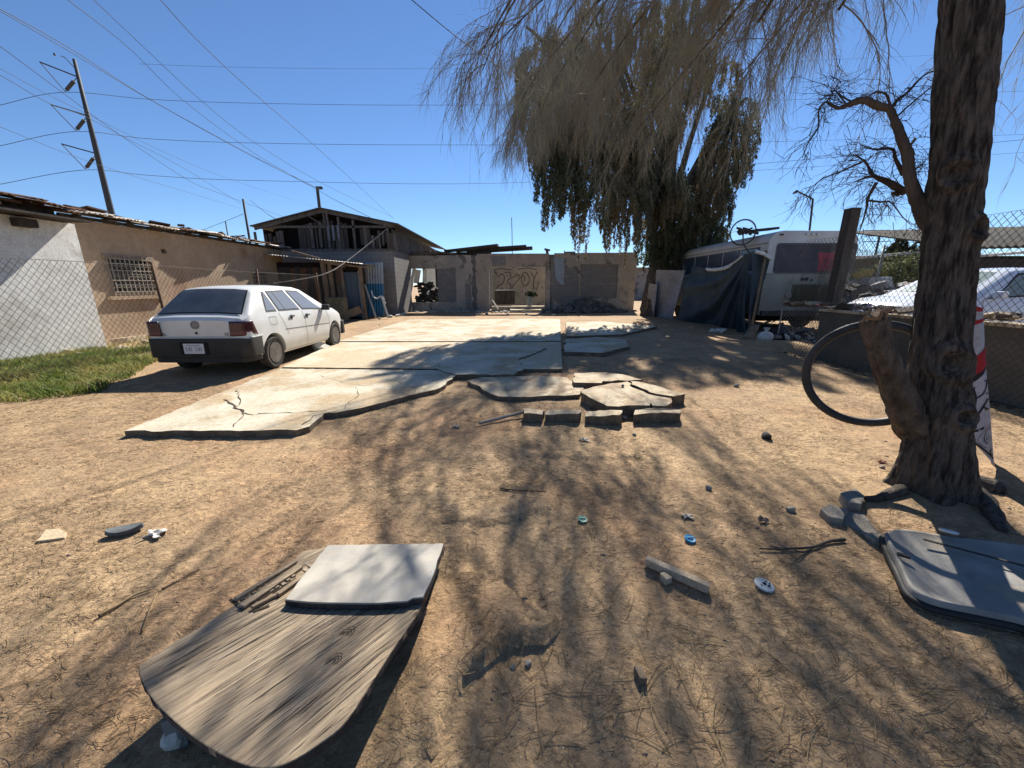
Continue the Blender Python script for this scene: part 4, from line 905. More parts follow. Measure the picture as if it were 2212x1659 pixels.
# rubble heap in front of the right part
hp = MB(); q = random.Random(8)
for i in range(330):
    u = q.gauss(0, .42); px = 1268 + u * 80; h = max(0, 1 - abs(px - 1265) / 95) * .95; y = YR - .25 - q.uniform(0, 1.5); hh = h * (1 - (YR - y) / 2.1)
    s_ = q.uniform(.08, .34); hp.box((at(px, 640, y).x, y, max(.03, hh * q.uniform(.4, 1))), (s_, s_ * q.uniform(.4, 1), s_ * q.uniform(.2, .6)), rz=q.uniform(0, 3), rx=q.uniform(-.5, .5), ry=q.uniform(-.5, .5), jit=.02)
tag(hp.build('rubble_heap', mat('rubble_grey', (.20, .185, .165), (.10, .09, .08), 2.5)), 'heap of broken grey block rubble before the right half of the ruined wall', 'rubble', kind='stuff')
hp = MB()
for i in range(150):
    px = q.uniform(870, 1190); y = YR - .2 - q.uniform(0, 1.3); s_ = q.uniform(.04, .2); hp.box((at(px, 640, y).x, y, .02), (s_, s_ * .7, s_ * .5), rz=q.uniform(0, 3), rx=q.uniform(-.5, .5), jit=.01)
tag(hp.build('rubble_strip', bpy.data.materials['chalk_rubble']), 'small chips of rubble strewn along the foot of the ruined wall', 'rubble', kind='stuff')
st = thing('door_step', (xr_(1118), YR - .6, 0), 'low concrete step in the middle doorway with debris on it', 'step')
MB().bx(xr_(1062), xr_(1178), YR - .35, YR + .5, -.1, .28).build('upper_step', SLABB, st); MB().bx(xr_(1102), xr_(1168), YR - 1.2, YR - .5, -.1, .14).build('lower_step', SLAB, st)
tag(MB().beam(at(1063, 648, YR - .5), at(1076, 668, YR - .7), .12, .04).build('pale_plank', bpy.data.materials['pale_wood']), 'short pale plank leaning in the middle doorway', 'plank')
bk = MB().lathe((at(1144, 655, YR).x, YR - .1, .3), [(.13, 0), (.2, .5)], (0, 0, 1), 20).build('bucket', mat('grey_bucket', (.22, .25, .23), rough=.6), smooth=True, sharp=.6); tag(bk, 'grey tub standing in the middle doorway', 'tub')
bs = MB(); 
for i in range(40): a = q.uniform(0, 6.28); r_ = q.uniform(0, .35); bs.box((bk.location.x + .1 + r_ * math.cos(a), YR + .1 + q.uniform(-.1, .1), .8 + q.uniform(0, .25)), (.1, .02, .14), rz=q.uniform(0, 3), rx=q.uniform(-.7, .7))
tag(bs.build('tub_plant', BUSHM), 'dark small plant growing out of the grey tub', 'plant')
tag(MB().box((at(1090, 640, YR).x, YR + 1.3, .75), (1.2, .6, .8), jit=.03).build('sofa', PLANKD, bevel=.08), 'dark boxy sofa shape behind the middle doorway', 'sofa')
for i in range(7):
    p = G(q.uniform(850, 1200), q.uniform(676, 684)); tag(rock((p.x, p.y, .04), q.uniform(.05, .13), .6, 130 + i).build('rubble_lump', bpy.data.materials['chalk_rubble']), 'pale lump of rubble at the back edge of the long slab', 'rubble', 'rubble lumps at the back edge of the slab')
# thin antenna
a = at(1107, 478, 30); tag(MB().tube([at(1105, 470, 30), at(1106, 500, 30), (at(1108, 555, 30).x, 30, 1)], .03, 6).build('antenna_pole', GALV), 'thin antenna mast rising behind the ruined wall', 'antenna')
# ================================================================ POWER POLES AND CABLES
POLEM = mat('dark_steel', (.05, .055, .06), rough=.7)
YP = 40.0; a = at(243, 470, YP); b = at(160, 128, YP)
pp = thing('power_pole', (a.x, YP, 0), 'very tall slender power pole with three V bracket arms', 'power pole')
MB().tube([(a.x, YP, 0), (a.x, YP, a.z), ((a.x + b.x) / 2, YP, (a.z + b.z) / 2), (b.x, YP, b.z)], [.30, .26, .20, .12], 12).build('pole', POLEM, pp, smooth=True)
br = [((86, 134), (167.5, 166), (141, 197.5)), ((110, 226), (189, 250), (164, 282)), ((133, 311), (209, 332), (184.5, 365))]
for t, m_, v in br:
    T_, M_, V_ = at(*t, YP), at(*m_, YP), at(*v, YP)
    ar = MB().tube([M_, T_], .055, 6).tube([T_, V_], .035, 5).build('bracket_arm', POLEM, pp)
    MB().tube([M_.lerp(V_, .28), M_.lerp(V_, .9)], .13, 8).build('insulator', POLEM, ar); MB().tube([M_, V_], .03, 5).build('stay', POLEM, ar)
MB().tube([at(164, 150, YP), at(140, 124, YP), at(132, 121, YP)], .035, 5).tube([at(117, 115, YP), at(118.5, 120, YP)], .08, 6).build('top_arm', POLEM, pp)
for px, pt, pb, Y, r_, lab in ((525, 430, 543, 40, .13, 'short bare utility pole over the tan house roof'), (487, 478, 492, 46, .08, 'tiny far pole top just over the tan house roof')):
    u = at(px, pt, Y); tag(MB().tube([(u.x, Y, 0), (u.x, Y, u.z)], [r_, r_ * .75], 8).build('utility_pole', POLEM, smooth=True), lab, 'utility pole')
u = at(685, 403, 34); up = thing('utility_pole', (u.x, 34, 0), 'thin utility pole with a small lamp rising behind the barn ridge', 'utility pole')
MB().tube([(u.x, 34, 0), (u.x, 34, u.z)], .12, 8).build('pole', POLEM, up); MB().box((u.x + .25, 34, u.z - .1), (.35, .2, .2)).build('lamp', POLEM, up, bevel=.03)
def wire(pts, r_, lab, grp=None):
    P = [at(px, py, Y) for px, py, Y in pts]; o = MB().tube(resample(P, 40), r_, 4, caps=False).build('cable', DARKWIRE, smooth=True); tag(o, lab, 'cable', grp)
far = 'cables on the tall pole brackets'
for v, lab, pts in ((br[0][2], 'highest long level cable, off the top V bracket', [(-60, 236, 36), (0, 227, 38), (141, 199, 40), (325, 214.6, 46), (553, 223, 52), (920, 227, 60), (1500, 222, 72), (2230, 196, 85)]),
                    (br[1][2], 'middle long level cable, off the middle V bracket', [(-60, 324, 36), (0, 315, 38), (164, 284, 40), (325, 300, 46), (553, 309, 52), (930, 313, 60), (1500, 310, 72), (2230, 290, 85)]),
                    (br[2][2], 'lowest long level cable, off the bottom V bracket', [(-60, 408, 36), (0, 398, 38), (184, 367, 40), (325, 379, 46), (553, 390, 52), (1060, 396, 62), (1600, 370, 72), (2230, 328, 85)]),
                    (None, 'faint topmost level cable crossing high behind the slanting ones', [(300, 138, 44), (550, 146, 52), (900, 148, 60), (1500, 140, 72), (2230, 110, 85)])): wire(pts, .022 if v else .014, lab, far)
sl_ = 'cables slanting down from the upper left'
for pts, r_, lab in (([(-40, 3, 12), (0, 19, 13), (160, 110, 17), (330, 218, 22), (553, 340, 28), (690, 408, 33)], .013, 'upper of two cables entering at the very top left edge'),
                     ([(-40, 7, 12.3), (0, 24, 13.3), (160, 117, 17.3), (330, 218.5, 22.3), (553, 342, 28), (690, 410, 33)], .012, 'lower of two cables entering at the very top left edge'),
                     ([(110, -30, 12), (147, 0, 13), (280, 105, 17), (400, 220, 22), (553, 333, 28), (688, 412, 33)], .013, 'cable entering the top edge above the tall pole'),
                     ([(170, -30, 12), (203, 0, 13), (300, 92, 17), (440, 222, 22), (553, 310, 27), (700, 398, 33), (850, 470, 45)], .013, 'second cable entering the top edge right of the tall pole'),
                     ([(315, -30, 10), (347, 0, 11), (430, 90, 14), (553, 205, 18), (700, 333, 26), (850, 472, 40)], .013, 'cable crossing from the top edge to the right barn eave'),
                     ([(-40, 73, 12), (0, 100, 13), (135, 200, 17), (250, 285, 21), (400, 385, 27), (470, 416, 31), (640, 478, 45)], .013, 'steeper cable crossing the tall pole at its middle'),
                     ([(-40, 144, 13), (0, 162, 14), (110, 225, 18), (185, 252, 21), (270, 297, 25), (400, 365, 31), (520, 440, 40)], .012, 'cable passing just over the middle bracket'),
                     ([(-40, 132, 14), (0, 148, 15), (95, 200, 19), (220, 262, 24), (380, 340, 31), (520, 395, 40), (690, 450, 60)], .009, 'fainter cable close above the one over the middle bracket'),
                     ([(-40, 260, 16), (0, 274, 17), (140, 330, 22), (240, 365, 27), (370, 405, 34), (520, 450, 46)], .010, 'lowest slanting cable at the left edge'),
                     ([(860, -30, 8), (890, 0, 8.4), (1000, 90, 10), (1100, 160, 12), (1250, 260, 15)], .011, 'black cable running from the top edge into the tree twigs'),
                     ([(541, 433, 40), (575, 460, 30), (600, 475, 24)], .02, 'short cable from the bare pole to the barn'),
                     ([(430, 500, 46), (489, 477, 46), (526, 462, 40)], .02, 'short cable between the two poles over the tan roof'),
                     ([(686, 410, 34), (720, 430, 28), (800, 470, 22), (830, 490, 19)], .014, 'thin cable dropping from the barn pole to the barn eave')): wire(pts, r_, lab, sl_)
for pts, lab in (([(1500, 365, 30), (1830, 337, 30), (2230, 300, 30)], 'thin cable passing behind the dead branch'), ([(2130, 465, 26), (2230, 450, 24)], 'short cable right of the trunk above the far roofs'), ([(1540, 488, 24), (1590, 500, 22), (1650, 515, 20)], 'sagging cable between the bushy tree and the bus')): wire(pts, .012, lab)

# ================================================================ BUS
BW = mat('bus_white', (.56, .56, .55), (.44, .43, .41), 1.5, .5, c3=(.30, .26, .21), s3=1.2, k3=(.62, .75)); BC = mat('bus_cream', (.34, .32, .265), (.25, .23, .18), 1.5, .6, c3=(.17, .14, .11), s3=1.4, k3=(.58, .72))
bx0, bx1, by0, by1 = 7.62, 10.25, 12.0, 19.2; bz = 2.98
bus = thing('bus', (bx0 + 1.3, by0, 0), 'old white and cream bus parked for good, rear end towards the yard', 'bus')
def sect(z0, z1, top_round):
    if not top_round: return [(bx0, z0), (bx1, z0), (bx1, z1), (bx0, z1)]
    r_ = .32; P = [(bx0, z0), (bx1, z0)]
    for i in range(9): a = math.pi / 2 * i / 8; P.append((bx1 - r_ * 1.3 + r_ * 1.3 * math.cos(a), z1 - r_ + r_ * math.sin(a)))
    for i in range(9): a = math.pi / 2 * (1 + i / 8); P.append((bx0 + r_ * 1.3 + r_ * 1.3 * math.cos(a), z1 - r_ + r_ * math.sin(a)))
    return P
def extr(P, ya, yb, holes=None):
    mb = MB(); n = len(P); mb.add([(x, ya, z) for x, z in P] + [(x, yb, z) for x, z in P], [tuple(range(n)), tuple(range(2 * n - 1, n - 1, -1))] + [(i, n + i, n + (i + 1) % n, (i + 1) % n) for i in range(n)]); return mb
extr(sect(1.76, bz, True), by0, by1).build('upper_body', BW, bus, smooth=True, bevel=.03, sharp=.5)
lb = extr([(bx0 + .004, .52), (bx1 - .004, .52), (bx1 - .004, 1.757), (bx0 + .004, 1.757)], by0 + .004, by1 - .004).build('lower_body', BC, bus, bevel=.03)
MB().bx(bx0 + .3, bx1 - .3, by0 + .5, by1 - .3, .3, .55).build('chassis', DARK, bus)
MB().bx(bx0 + .05, bx1 - .05, by0 - .09, by0 + .02, .50, .66).build('rear_bumper', mat('dark_bumper', (.12, .115, .11), (.07, .06, .05), 4), bus, bevel=.02)
def facepx(p0, p1): a = at(*p0, by0); b = at(*p1, by0); return a.x, b.x, b.z, a.z
x0, x1, z0, z1 = facepx((1681, 528), (1838, 587))
def rrect(x0, x1, z0, z1, r_, y0, y1, k=5):
    P = []
    for cx, cz, a0 in ((x1 - r_, z0 + r_, -90), (x1 - r_, z1 - r_, 0), (x0 + r_, z1 - r_, 90), (x0 + r_, z0 + r_, 180)):
        for i in range(k + 1): a = R(a0 + 90 * i / k); P.append((cx + r_ * math.cos(a), cz + r_ * math.sin(a)))
    return extr(P, y0, y1)
wf = rrect(x0 - .04, x1 + .04, z0 - .04, z1 + .04, .09, by0 - .012, by0 + .01).build('rear_window', mat('grey_rubber', (.10, .10, .105), rough=.7), bus)
rrect(x0, x1, z0, z1, .07, by0 - .02, by0 - .011).build('pane', mat('bus_glass', (.03, .032, .045), (.07, .06, .075), 3, .35, spec=.25, grain=0), wf)
cm_ = mat('red_curtain', (.42, .05, .08), (.28, .03, .06), 3, .5)
xa, xb = at(1768, 560, by0).x, at(1812, 560, by0).x
MB().grid(lambda u, v: Vector((xa + (xb - xa) * u + .05 * math.sin(u * 20 + v * 3) * (1 - v) - .1 * v * (.5 - u), by0 - .024 - .004 * math.sin(u * 40), z0 + .02 + (z1 - z0 - .25) * v)), 30, 6).build('curtain', cm_, wf, smooth=True)
for (a, b, c, d, cc) in ((.62, .80, .04, .50, (.16, .04, .07)), (.27, .36, .5, .85, (.12, .10, .11)), (.86, .95, .05, .35, (.2, .06, .09))):
    MB().grid(lambda u, v: Vector((x0 + (x1 - x0) * (a + (b - a) * u) + .03 * math.sin(v * 5), by0 - .0235, z0 + (z1 - z0) * (c + (d - c) * v))), 6, 6).build('window_cloth', mat('cloth', cc, tuple(v * .6 for v in cc), 6), wf)
for px in (1743, 1755, 1766): p = at(px, 506, by0); MB().box((p.x, by0 - .03, p.z), (.10, .06, .06)).build('marker_lamp', mat('white_lamp', (.6, .6, .58)), bus, bevel=.015)
for px, py in ((1688, 507), (1840, 507)): p = at(px, py, by0); MB().box((p.x, by0 - .02, p.z), (.10, .05, .05)).build('marker_lamp', REDL, bus, bevel=.012)
for px, py, r_ in ((1733, 603, .05), (1742, 603, .05), (1752, 605, .03)): p = at(px, py, by0); MB().lathe((p.x, by0 + .0, p.z), [(r_, 0), (r_, .02)], (0, -1, 0), 14).build('round_lamp', BLACKP, bus)
for px in (1702, 1850): p = at(px, 638, by0); MB().lathe((p.x, by0, p.z), [(.10, 0), (.10, .025), (.07, .03)], (0, -1, 0), 18).build('tail_lamp', mat('dull_lamp', (.30, .22, .18), rough=.4), bus)
gx0, gx1, gz0, gz1 = facepx((1712, 614), (1795, 662)); gr = MB()
gr.bx(gx0, gx1, by0 - .012, by0 + .008, gz0, gz1); go = gr.build('engine_cover', mat('olive_panel', (.15, .135, .085), (.09, .08, .055), 4, .7), bus, bevel=.004)
gr = MB(); z = gz0 + .05
while z < gz1 - .04: gr.box(((gx0 + gx1) / 2, by0 - .02, z), (gx1 - gx0 - .12, .014, .022), rx=.4); z += .06
gr.build('vent_slat', mat('dark_slats', (.06, .055, .04)), go)
z = at(1690, 645, by0).z
for i in range(5): MB().bx(at(1706, 640, by0).x, at(1720, 640, by0).x, by0 - .008, by0 + .006, z - .05 * i, z - .05 * i + .02).build('side_vent', DARK, bus)
ys = np.linspace(by0 + .35, by1 - .4, 7)
for ya, yb in zip(ys, ys[1:]):
    f = MB().bx(bx0 - .012, bx0 + .01, ya + .03, yb - .03, 1.86, 2.56).build('side_window', bpy.data.materials['grey_rubber'], bus, bevel=.004); MB().bx(bx0 - .018, bx0 - .011, ya + .07, yb - .07, 1.90, 2.52).build('pane', glass('bus_side_glass', (.05, .07, .10), .12), f)
MB().bx(bx0 - .02, bx0 + .02, by0 + .05, by1 - .05, 2.62, 2.66).bx(bx0 - .02, bx0 + .02, by0 + .05, by1 - .05, 1.74, 1.79).build('side_trim', mat('trim_grey', (.30, .30, .30)), bus)
for y in (by0 + 1.6, by1 - 1.4):
    for sx in (bx0 + .14, bx1 - .14): MB().lathe((sx, y, .45), [(.2, -.13), (.45, -.13), (.45, .13), (.2, .13)], (1, 0, 0), 28).build('wheel', TYRE, bus)
# things on the bus roof
p = at(1605, 502, 12.6); wh_ = thing('bicycle_wheel', (p.x, 12.6, bz), 'thin bicycle wheel rim standing on the bus roof corner', 'wheel')
MB().torus(p, .37, .016, (.15, 1, .1), 44, 6).build('rim', DARKWIRE, wh_); MB().torus(p, .345, .007, (.15, 1, .1), 44, 5).build('inner_hoop', GALV, wh_)
sp = MB()
for i in range(18):
    a = i * 2 * math.pi / 18; d = Vector((math.cos(a), 0, math.sin(a))); sp.tube([p + d * .03, p + d * .345], .0025, 3)
sp.build('spokes', GALV, wh_); MB().tube([p + Vector((0, -.05, 0)), p + Vector((0, .05, 0))], .025, 8).build('hub', DARKWIRE, wh_)
q_ = at(1619, 547, 12.1); MB().tube([p, (p.x - .0, 12.5, p.z - .35), q_], .02, 6).build('stick', PLANKD, wh_)
tag(MB().beam(at(1622, 499, 12.8), at(1672, 494, 13.0), .4, .07).build('board', PLANKD), 'dark flat board lying on the bus roof beside the bicycle wheel', 'board')
hp = MB(); q = random.Random(5)
for i in range(26): hp.box(at(q.uniform(1597, 1632), q.uniform(495, 503), 12.9 + q.uniform(-.2, .3)), (q.uniform(.05, .22), .05, q.uniform(.03, .1)), ry=q.uniform(-1, 1))
tag(hp.build('roof_rubbish', PLANKD), 'small dark heap of junk on the bus roof edge', 'junk', kind='stuff')

# ================================================================ TARPAULIN AND BOARDS BESIDE THE BUS
tp = [at(1626, 543, 11.0), at(1606, 552, 11.35), at(1588, 566, 11.8), at(1570, 576, 12.4), at(1553, 580, 13.2), at(1535, 581, 14.0), at(1515, 578, 14.9), at(1497, 573, 15.8)]
bp = [G(1613, 722), G(1600, 716), G(1585, 712), G(1568, 708), G(1550, 704), G(1525, 700), G(1495, 696), G(1462, 690)]
tp = [Vector((min(p.x, 7.5), p.y, p.z)) for p in tp]
TT = resample(tp, 60); BB = resample(bp, 60)
def tarpf(u, v):
    i = min(int(u * 59), 58); t = u * 59 - i; a = TT[i].lerp(TT[i + 1], t); b = BB[i].lerp(BB[i + 1], t); p = b.lerp(a, v)
    # folds radiate from the high tie at u=0
    ang = math.atan2(u * 5.2, (1.02 - v) * 2.4 + .05)
    f = .085 * math.sin(ang * 19 + 2 * math.sin(ang * 5)) + .05 * math.sin(ang * 41 + 1) + .05 * math.sin(u * 17 + v * 3)
    amp = min(1, (1.04 - v) * 2.2) * (.35 + .65 * min(1, u * 6))
    return p + Vector((-1, -.35, 0)) * (f * amp) + Vector((-.10 * math.sin(v * math.pi), 0, 0))
TARP = mat('tarp', (.045, .075, .09), (.022, .04, .06), 1.5, .6, .3, 9)
tarp = thing('tarpaulin', (7.0, 11.3, 0), 'big dark blue green tarpaulin hung like a tent beside the bus', 'tarpaulin')
MB().grid(tarpf, 130, 46).build('sheet', TARP, tarp, smooth=True)
P2 = [at(1626, 543, 11.0), at(1664, 560, 11.15)]; Bq = [G(1613, 722), G(1632, 716)]
def tarpg(u, v):
    a = P2[0].lerp(P2[1], u); b = G(1613, 722).lerp(G(1630, 700), u); b2 = b; p = b2.lerp(a, v); return p + Vector((0, -1, 0)) * (.05 * math.sin(u * 9 + v * 2) * (1 - v * .6))
MB().grid(tarpg, 20, 20).build('end_flap', TARP, tarp, smooth=True)
WC = mat('pale_hem', (.70, .70, .68), (.5, .5, .5), 8)
MB().grid(lambda u, v: (TT[int(8 + u * 38)] + Vector((-.015 - .12 * v * (1 - v), -.02, .03 - .11 * v * (1 if .3 < u < 1 else .6)))), 38, 4).build('white_hem', WC, tarp, smooth=True, solid=.01)
pk = MB(); a = at(1628, 541, 10.97); b = at(1664, 558, 11.1); pk.grid(lambda u, v: a.lerp(b, u) + Vector((0, -.03 - .06 * math.sin(v * 3), .03 - .10 * v + .03 * math.sin(u * 3))), 12, 5); pk.build('folded_hem', WC, tarp, smooth=True, solid=.01)
MB().tube([(7.05, 11.3, 0), (7.0, 11.1, at(1626, 541, 11.1).z)], .035, 8).build('tent_pole', PLANKB, tarp)
def leanboard(p, w_, label, name='board'):
    (a, b, c, d) = p; mb = MB(); n = Vector((.02, .02, 0)); mb.add([a, b, c, d, a + n, b + n, c + n, d + n], [(0, 1, 2, 3), (4, 7, 6, 5), (0, 4, 5, 1), (1, 5, 6, 2), (2, 6, 7, 3), (3, 7, 4, 0)]); return tag(mb.build(name, w_), label, 'board')
GB = mat('blue_grey_board', (.25, .28, .33), (.17, .19, .23), 2, .8, .2, 12)
leanboard((G(1410, 682), G(1452, 689), at(1480, 584, 16.2), at(1418, 583, 17.2)), GB, 'large blue grey board leaning beside the tarpaulin')
leanboard((G(1393, 680), G(1412, 684), at(1420, 615, 17.3), at(1402, 612, 17.7)), GB, 'smaller jagged board left of the large leaning board')
leanboard((G(1600, 735), G(1628, 733), at(1642, 700, 11.0), at(1622, 702, 11.2)), PLANKB, 'low brown board leaning at the right foot of the tarpaulin')
WB = mat('white_rag', (.62, .61, .58), (.4, .4, .4), 9)
def clump(name, c, n, sx, sz, m, label, cat, seed, kind=None, s0=.05, s1=.16):
    q = random.Random(seed); mb = MB()
    for i in range(n): s_ = q.uniform(s0, s1); mb.box((c[0] + q.gauss(0, sx), c[1] + q.gauss(0, sx * .8), max(s_ * .3, c[2] + q.uniform(0, sz))), (s_, s_ * q.uniform(.3, 1), s_ * q.uniform(.1, .6)), rz=q.uniform(0, 3), rx=q.uniform(-.8, .8), ry=q.uniform(-.8, .8), jit=.008)
    return tag(mb.build(name, m), label, cat, kind=kind)
c = G(1548, 718); clump('crumpled_rag', (c.x, c.y, 0), 14, .12, .1, WB, 'crumpled white rag on the ground at the tarpaulin edge', 'rag', 1)
c = G(1652, 738); bg = thing('plastic_bag', (c.x, c.y, 0), 'knotted white plastic bag full of rubbish near the bus', 'bag')
MB().lathe((c.x, c.y, 0), [(.05, 0), (.17, .04), (.19, .12), (.15, .22), (.05, .27), (.03, .29)], (0, 0, 1), 14).build('sack', WB, bg, smooth=True); MB().lathe((c.x, c.y, .28), [(.03, 0), (.09, .08), (.02, .09)], (0, 0, 1), 7).build('knot', WB, bg)
q = random.Random(77); cols = [(.5, .49, .45), (.05, .05, .05), (.25, .08, .06), (.10, .13, .2), (.2, .15, .1), (.35, .33, .3), (.02, .02, .02), (.12, .11, .10)]
for k, cc in enumerate(cols):
    mb = MB()
    for i in range(46):
        px = q.uniform(1655, 1790); py = 722 + (px - 1655) * .30 + q.uniform(-18, 14); c = G(px, py); s_ = q.uniform(.04, .22)
        mb.box((c.x + q.uniform(0, .5), c.y, q.uniform(.01, .20)), (s_, s_ * q.uniform(.2, 1), s_ * q.uniform(.08, .5)), rz=q.uniform(0, 3), rx=q.uniform(-.7, .7), ry=q.uniform(-.7, .7), jit=.01)
    mm = mat('trash', cc, tuple(v * .6 for v in cc), 5)
    if k == 0: th_root = thing('trash_heap', (6.6, 9.5, 0), 'strewn heap of household rubbish before the rear of the bus', 'rubbish')
    o = mb.build('rubbish', mm, th_root); o['kind'] = 'stuff'

# chain link panel with a frame, leaning low before the bus
cp = thing('wire_panel', (7.7, 10.4, 0), 'low framed chain link panel standing before the bus rear', 'panel')
a = at(1690, 668, 10.4); b = at(1785, 666, 10.4)
MB().tube([(a.x, 10.4, .02), (a.x, 10.4, a.z), (b.x, 10.4, a.z), (b.x, 10.4, .02)], .022, 6).build('frame', GALV, cp); chain('mesh', (a.x, 10.4), (b.x, 10.4), .05, a.z, .09, .004, GALV, cp, 5)

# corner post, low wall, fence on top
pA = atx(1795, 745, 6.75); py_ = 8.3
tag(MB().beam((6.78, 8.25, -.1), (6.84, 8.3, at(1847, 450, 8.3).z), .20, .2).build('wooden_post', PLANKD, bevel=.015), 'thick dark timber post standing behind the wire mesh by the bus', 'post')
lw = thing('low_wall', (6.05, 5, 0), 'low block retaining wall with a rubbly top along the right side of the yard', 'wall')
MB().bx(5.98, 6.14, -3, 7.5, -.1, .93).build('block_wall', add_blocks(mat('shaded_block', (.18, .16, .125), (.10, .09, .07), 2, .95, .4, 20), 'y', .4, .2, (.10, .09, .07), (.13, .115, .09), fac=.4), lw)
MB().bx(5.94, 6.18, -3, 7.52, .932, .98).build('coping', SLABB, lw, bevel=.012)
rf_ = thing('chain_link_fence', (6.2, 5, .9), 'galvanised chain link fence standing along the low block wall on the right', 'fence')
chain('mesh', (5.92, -2.5), (5.95, 8.2), .02, 2.28, .085, .0030, OLDWIRE, rf_, 8, .03)
chain('mesh', (6.42, 8.32), (9.4, 10.2), .3, 2.25, .10, .0034, OLDWIRE, rf_, 9, .03)
for x_, y_ in ((5.92, 1.5), (9.4, 10.2)): MB().tube([(x_, y_, .3), (x_, y_, 2.4)], .028, 8).build('post', GALV, rf_, smooth=True)
q = random.Random(21)
for k, (cc, n_) in enumerate((((.55, .50, .40), 60), ((.12, .09, .07), 80), ((.3, .1, .1), 10), ((.30, .24, .17), 70))):
    mb = MB()
    for i in range(n_):
        y = q.uniform(1.5, 8.6); s_ = q.uniform(.03, .16); mb.box((q.uniform(5.98, 6.4), y, 1.0 + q.uniform(0, .07)), (s_ * q.uniform(.3, 1.6), s_, s_ * q.uniform(.1, .4)), rz=q.uniform(0, 3), rx=q.uniform(-.4, .4), ry=q.uniform(-.4, .4), jit=.006)
    mm = mat('wall_debris', cc, tuple(v * .6 for v in cc), 6)
    if k == 0: wd_root = thing('wall_debris', (6.1, 5, .98), 'loose leaves, chips and scraps lying on the low wall top', 'debris')
    mb.build('scraps', mm, wd_root)['kind'] = 'stuff'
tag(MB().bx(5.35, 5.97, 1.0, 8.1, 0, .0) .build('x', DARK), 'x', 'x') if False else None
leaf_strip = MB()
for i in range(260):
    y = q.uniform(2.5, 8.2); x = 5.96 - abs(q.gauss(0, .10)); s_ = q.uniform(.015, .05); leaf_strip.box((x, y, Hs(x, y) + .01), (s_, s_ * .7, .008), rz=q.uniform(0, 3), rx=q.uniform(-.5, .5))
tag(leaf_strip.build('dead_leaves', mat('dead_leaf', (.15, .09, .05), (.08, .05, .03), 9)), 'drift of dark dead leaves along the foot of the low wall', 'leaves', kind='stuff')
# red and white scraps on the wall by the stub
c = at(1868, 690, 7.0); tag(MB().grid(lambda u, v: Vector((6.1 + .35 * u, 6.9 + .1 * v, 1.02 + .05 * math.sin(u * 9) + .04 * v)), 16, 3).build('striped_cloth', mat('pink_cloth', (.6, .28, .28), (.6, .56, .52), 8), solid=.01), 'pink and white cloth scrap draped on the low wall top', 'cloth')

# ================================================================ BACKGROUND ON THE RIGHT
lp = thing('street_lamp', (at(1753, 490, 30).x, 30, 0), 'thin street lamp with an angled arm rising behind the bus', 'street lamp')
a, b, c = at(1749, 495, 30), at(1756, 430, 30), at(1722, 413, 30)
MB().tube([(a.x - .05, 30, 0), a, b], .07, 8).build('pole', POLEM, lp); MB().tube([b, c], .05, 6).build('arm', POLEM, lp); MB().tube([c, at(1713, 418, 30)], [.11, .05], 6).build('lamp_head', POLEM, lp)
u = at(1903, 497, 36); tp_ = thing('utility_pole', (u.x, 36, 0), 'small far pole with crossarms between the post and the trunk', 'utility pole')
MB().tube([(u.x, 36, 0), (u.x, 36, u.z)], .09, 6).build('pole', POLEM, tp_)
for py in (498, 510, 522): a = at(1865, py, 36); b = at(1925, py - 1, 36); MB().tube([a, b], .03, 4).build('crossarm', POLEM, tp_)
hb = thing('house', (12, 16, 0), 'low white roofed hut behind the rear corner of the bus', 'house')
a, b = at(1862, 555, 15), at(1985, 538, 15); MB().bx(a.x, b.x + 5, 15.3, 20, 0, 2.5).build('wall', mat('dark_ochre', (.13, .12, .075), (.07, .065, .04), 2), hb); MB().beam((a.x, 15, a.z - .02), (b.x + 1.2, 15, b.z), .5, .09).build('roof', mat('white_roof', (.62, .61, .58)), hb)
bd = thing('house', (17, 13, 0), 'dark tin roofed house at the far right edge behind the white sedan', 'house')
a = at(2116, 522, 13); b = at(2212, 508, 13)
MB().bx(a.x, a.x + 12, 13.2, 19, 0, a.z - .5).build('wall', mat('dark_wall', (.06, .05, .042), (.035, .03, .028), 2), bd)
MB().grid(lambda u, v: Vector((a.x - .25 + 12 * u, 12.9 + 5 * v, a.z - .2 + 1.1 * v + .3 * u + .03 * math.sin(u * 300))), 240, 3).build('roof', mat('brown_roof', (.085, .07, .055), (.045, .04, .033), 1.5), bd, solid=.05)
MB().beam(at(2112, 553, 12), at(2260, 541, 12), .5, .07).build('awning', bpy.data.materials['white_roof'], bd)
wbx = thing('wash_tank', (at(1890, 600, 10.9).x, 10.9, 0), 'pale dented washing machine body between the bus and the sedan', 'appliance')
a = at(1858, 590, 10.9); b = at(1905, 650, 10.9)
MB().bx(a.x + .3, b.x + .15, 10.9, 11.5, .55, a.z - .1).build('cabinet', mat('speckled_white', (.42, .44, .46), (.25, .27, .28), 8, .6), wbx, bevel=.03)
MB().box(((a.x + b.x) / 2 + .2, 11.2, .3), (.7, .6, .5)).build('stand', PLANKD, wbx)
yb_ = at(1878, 580, 11.0); tag(rock((yb_.x, 11.2, a.z + .02), (.34, .2), .5, 5).build('yellow_bundle', mat('yellow_cloth', (.45, .34, .06), (.30, .22, .06), 6)), 'yellow cloth bundle on top of the pale washing machine', 'bundle')
q = random.Random(31)
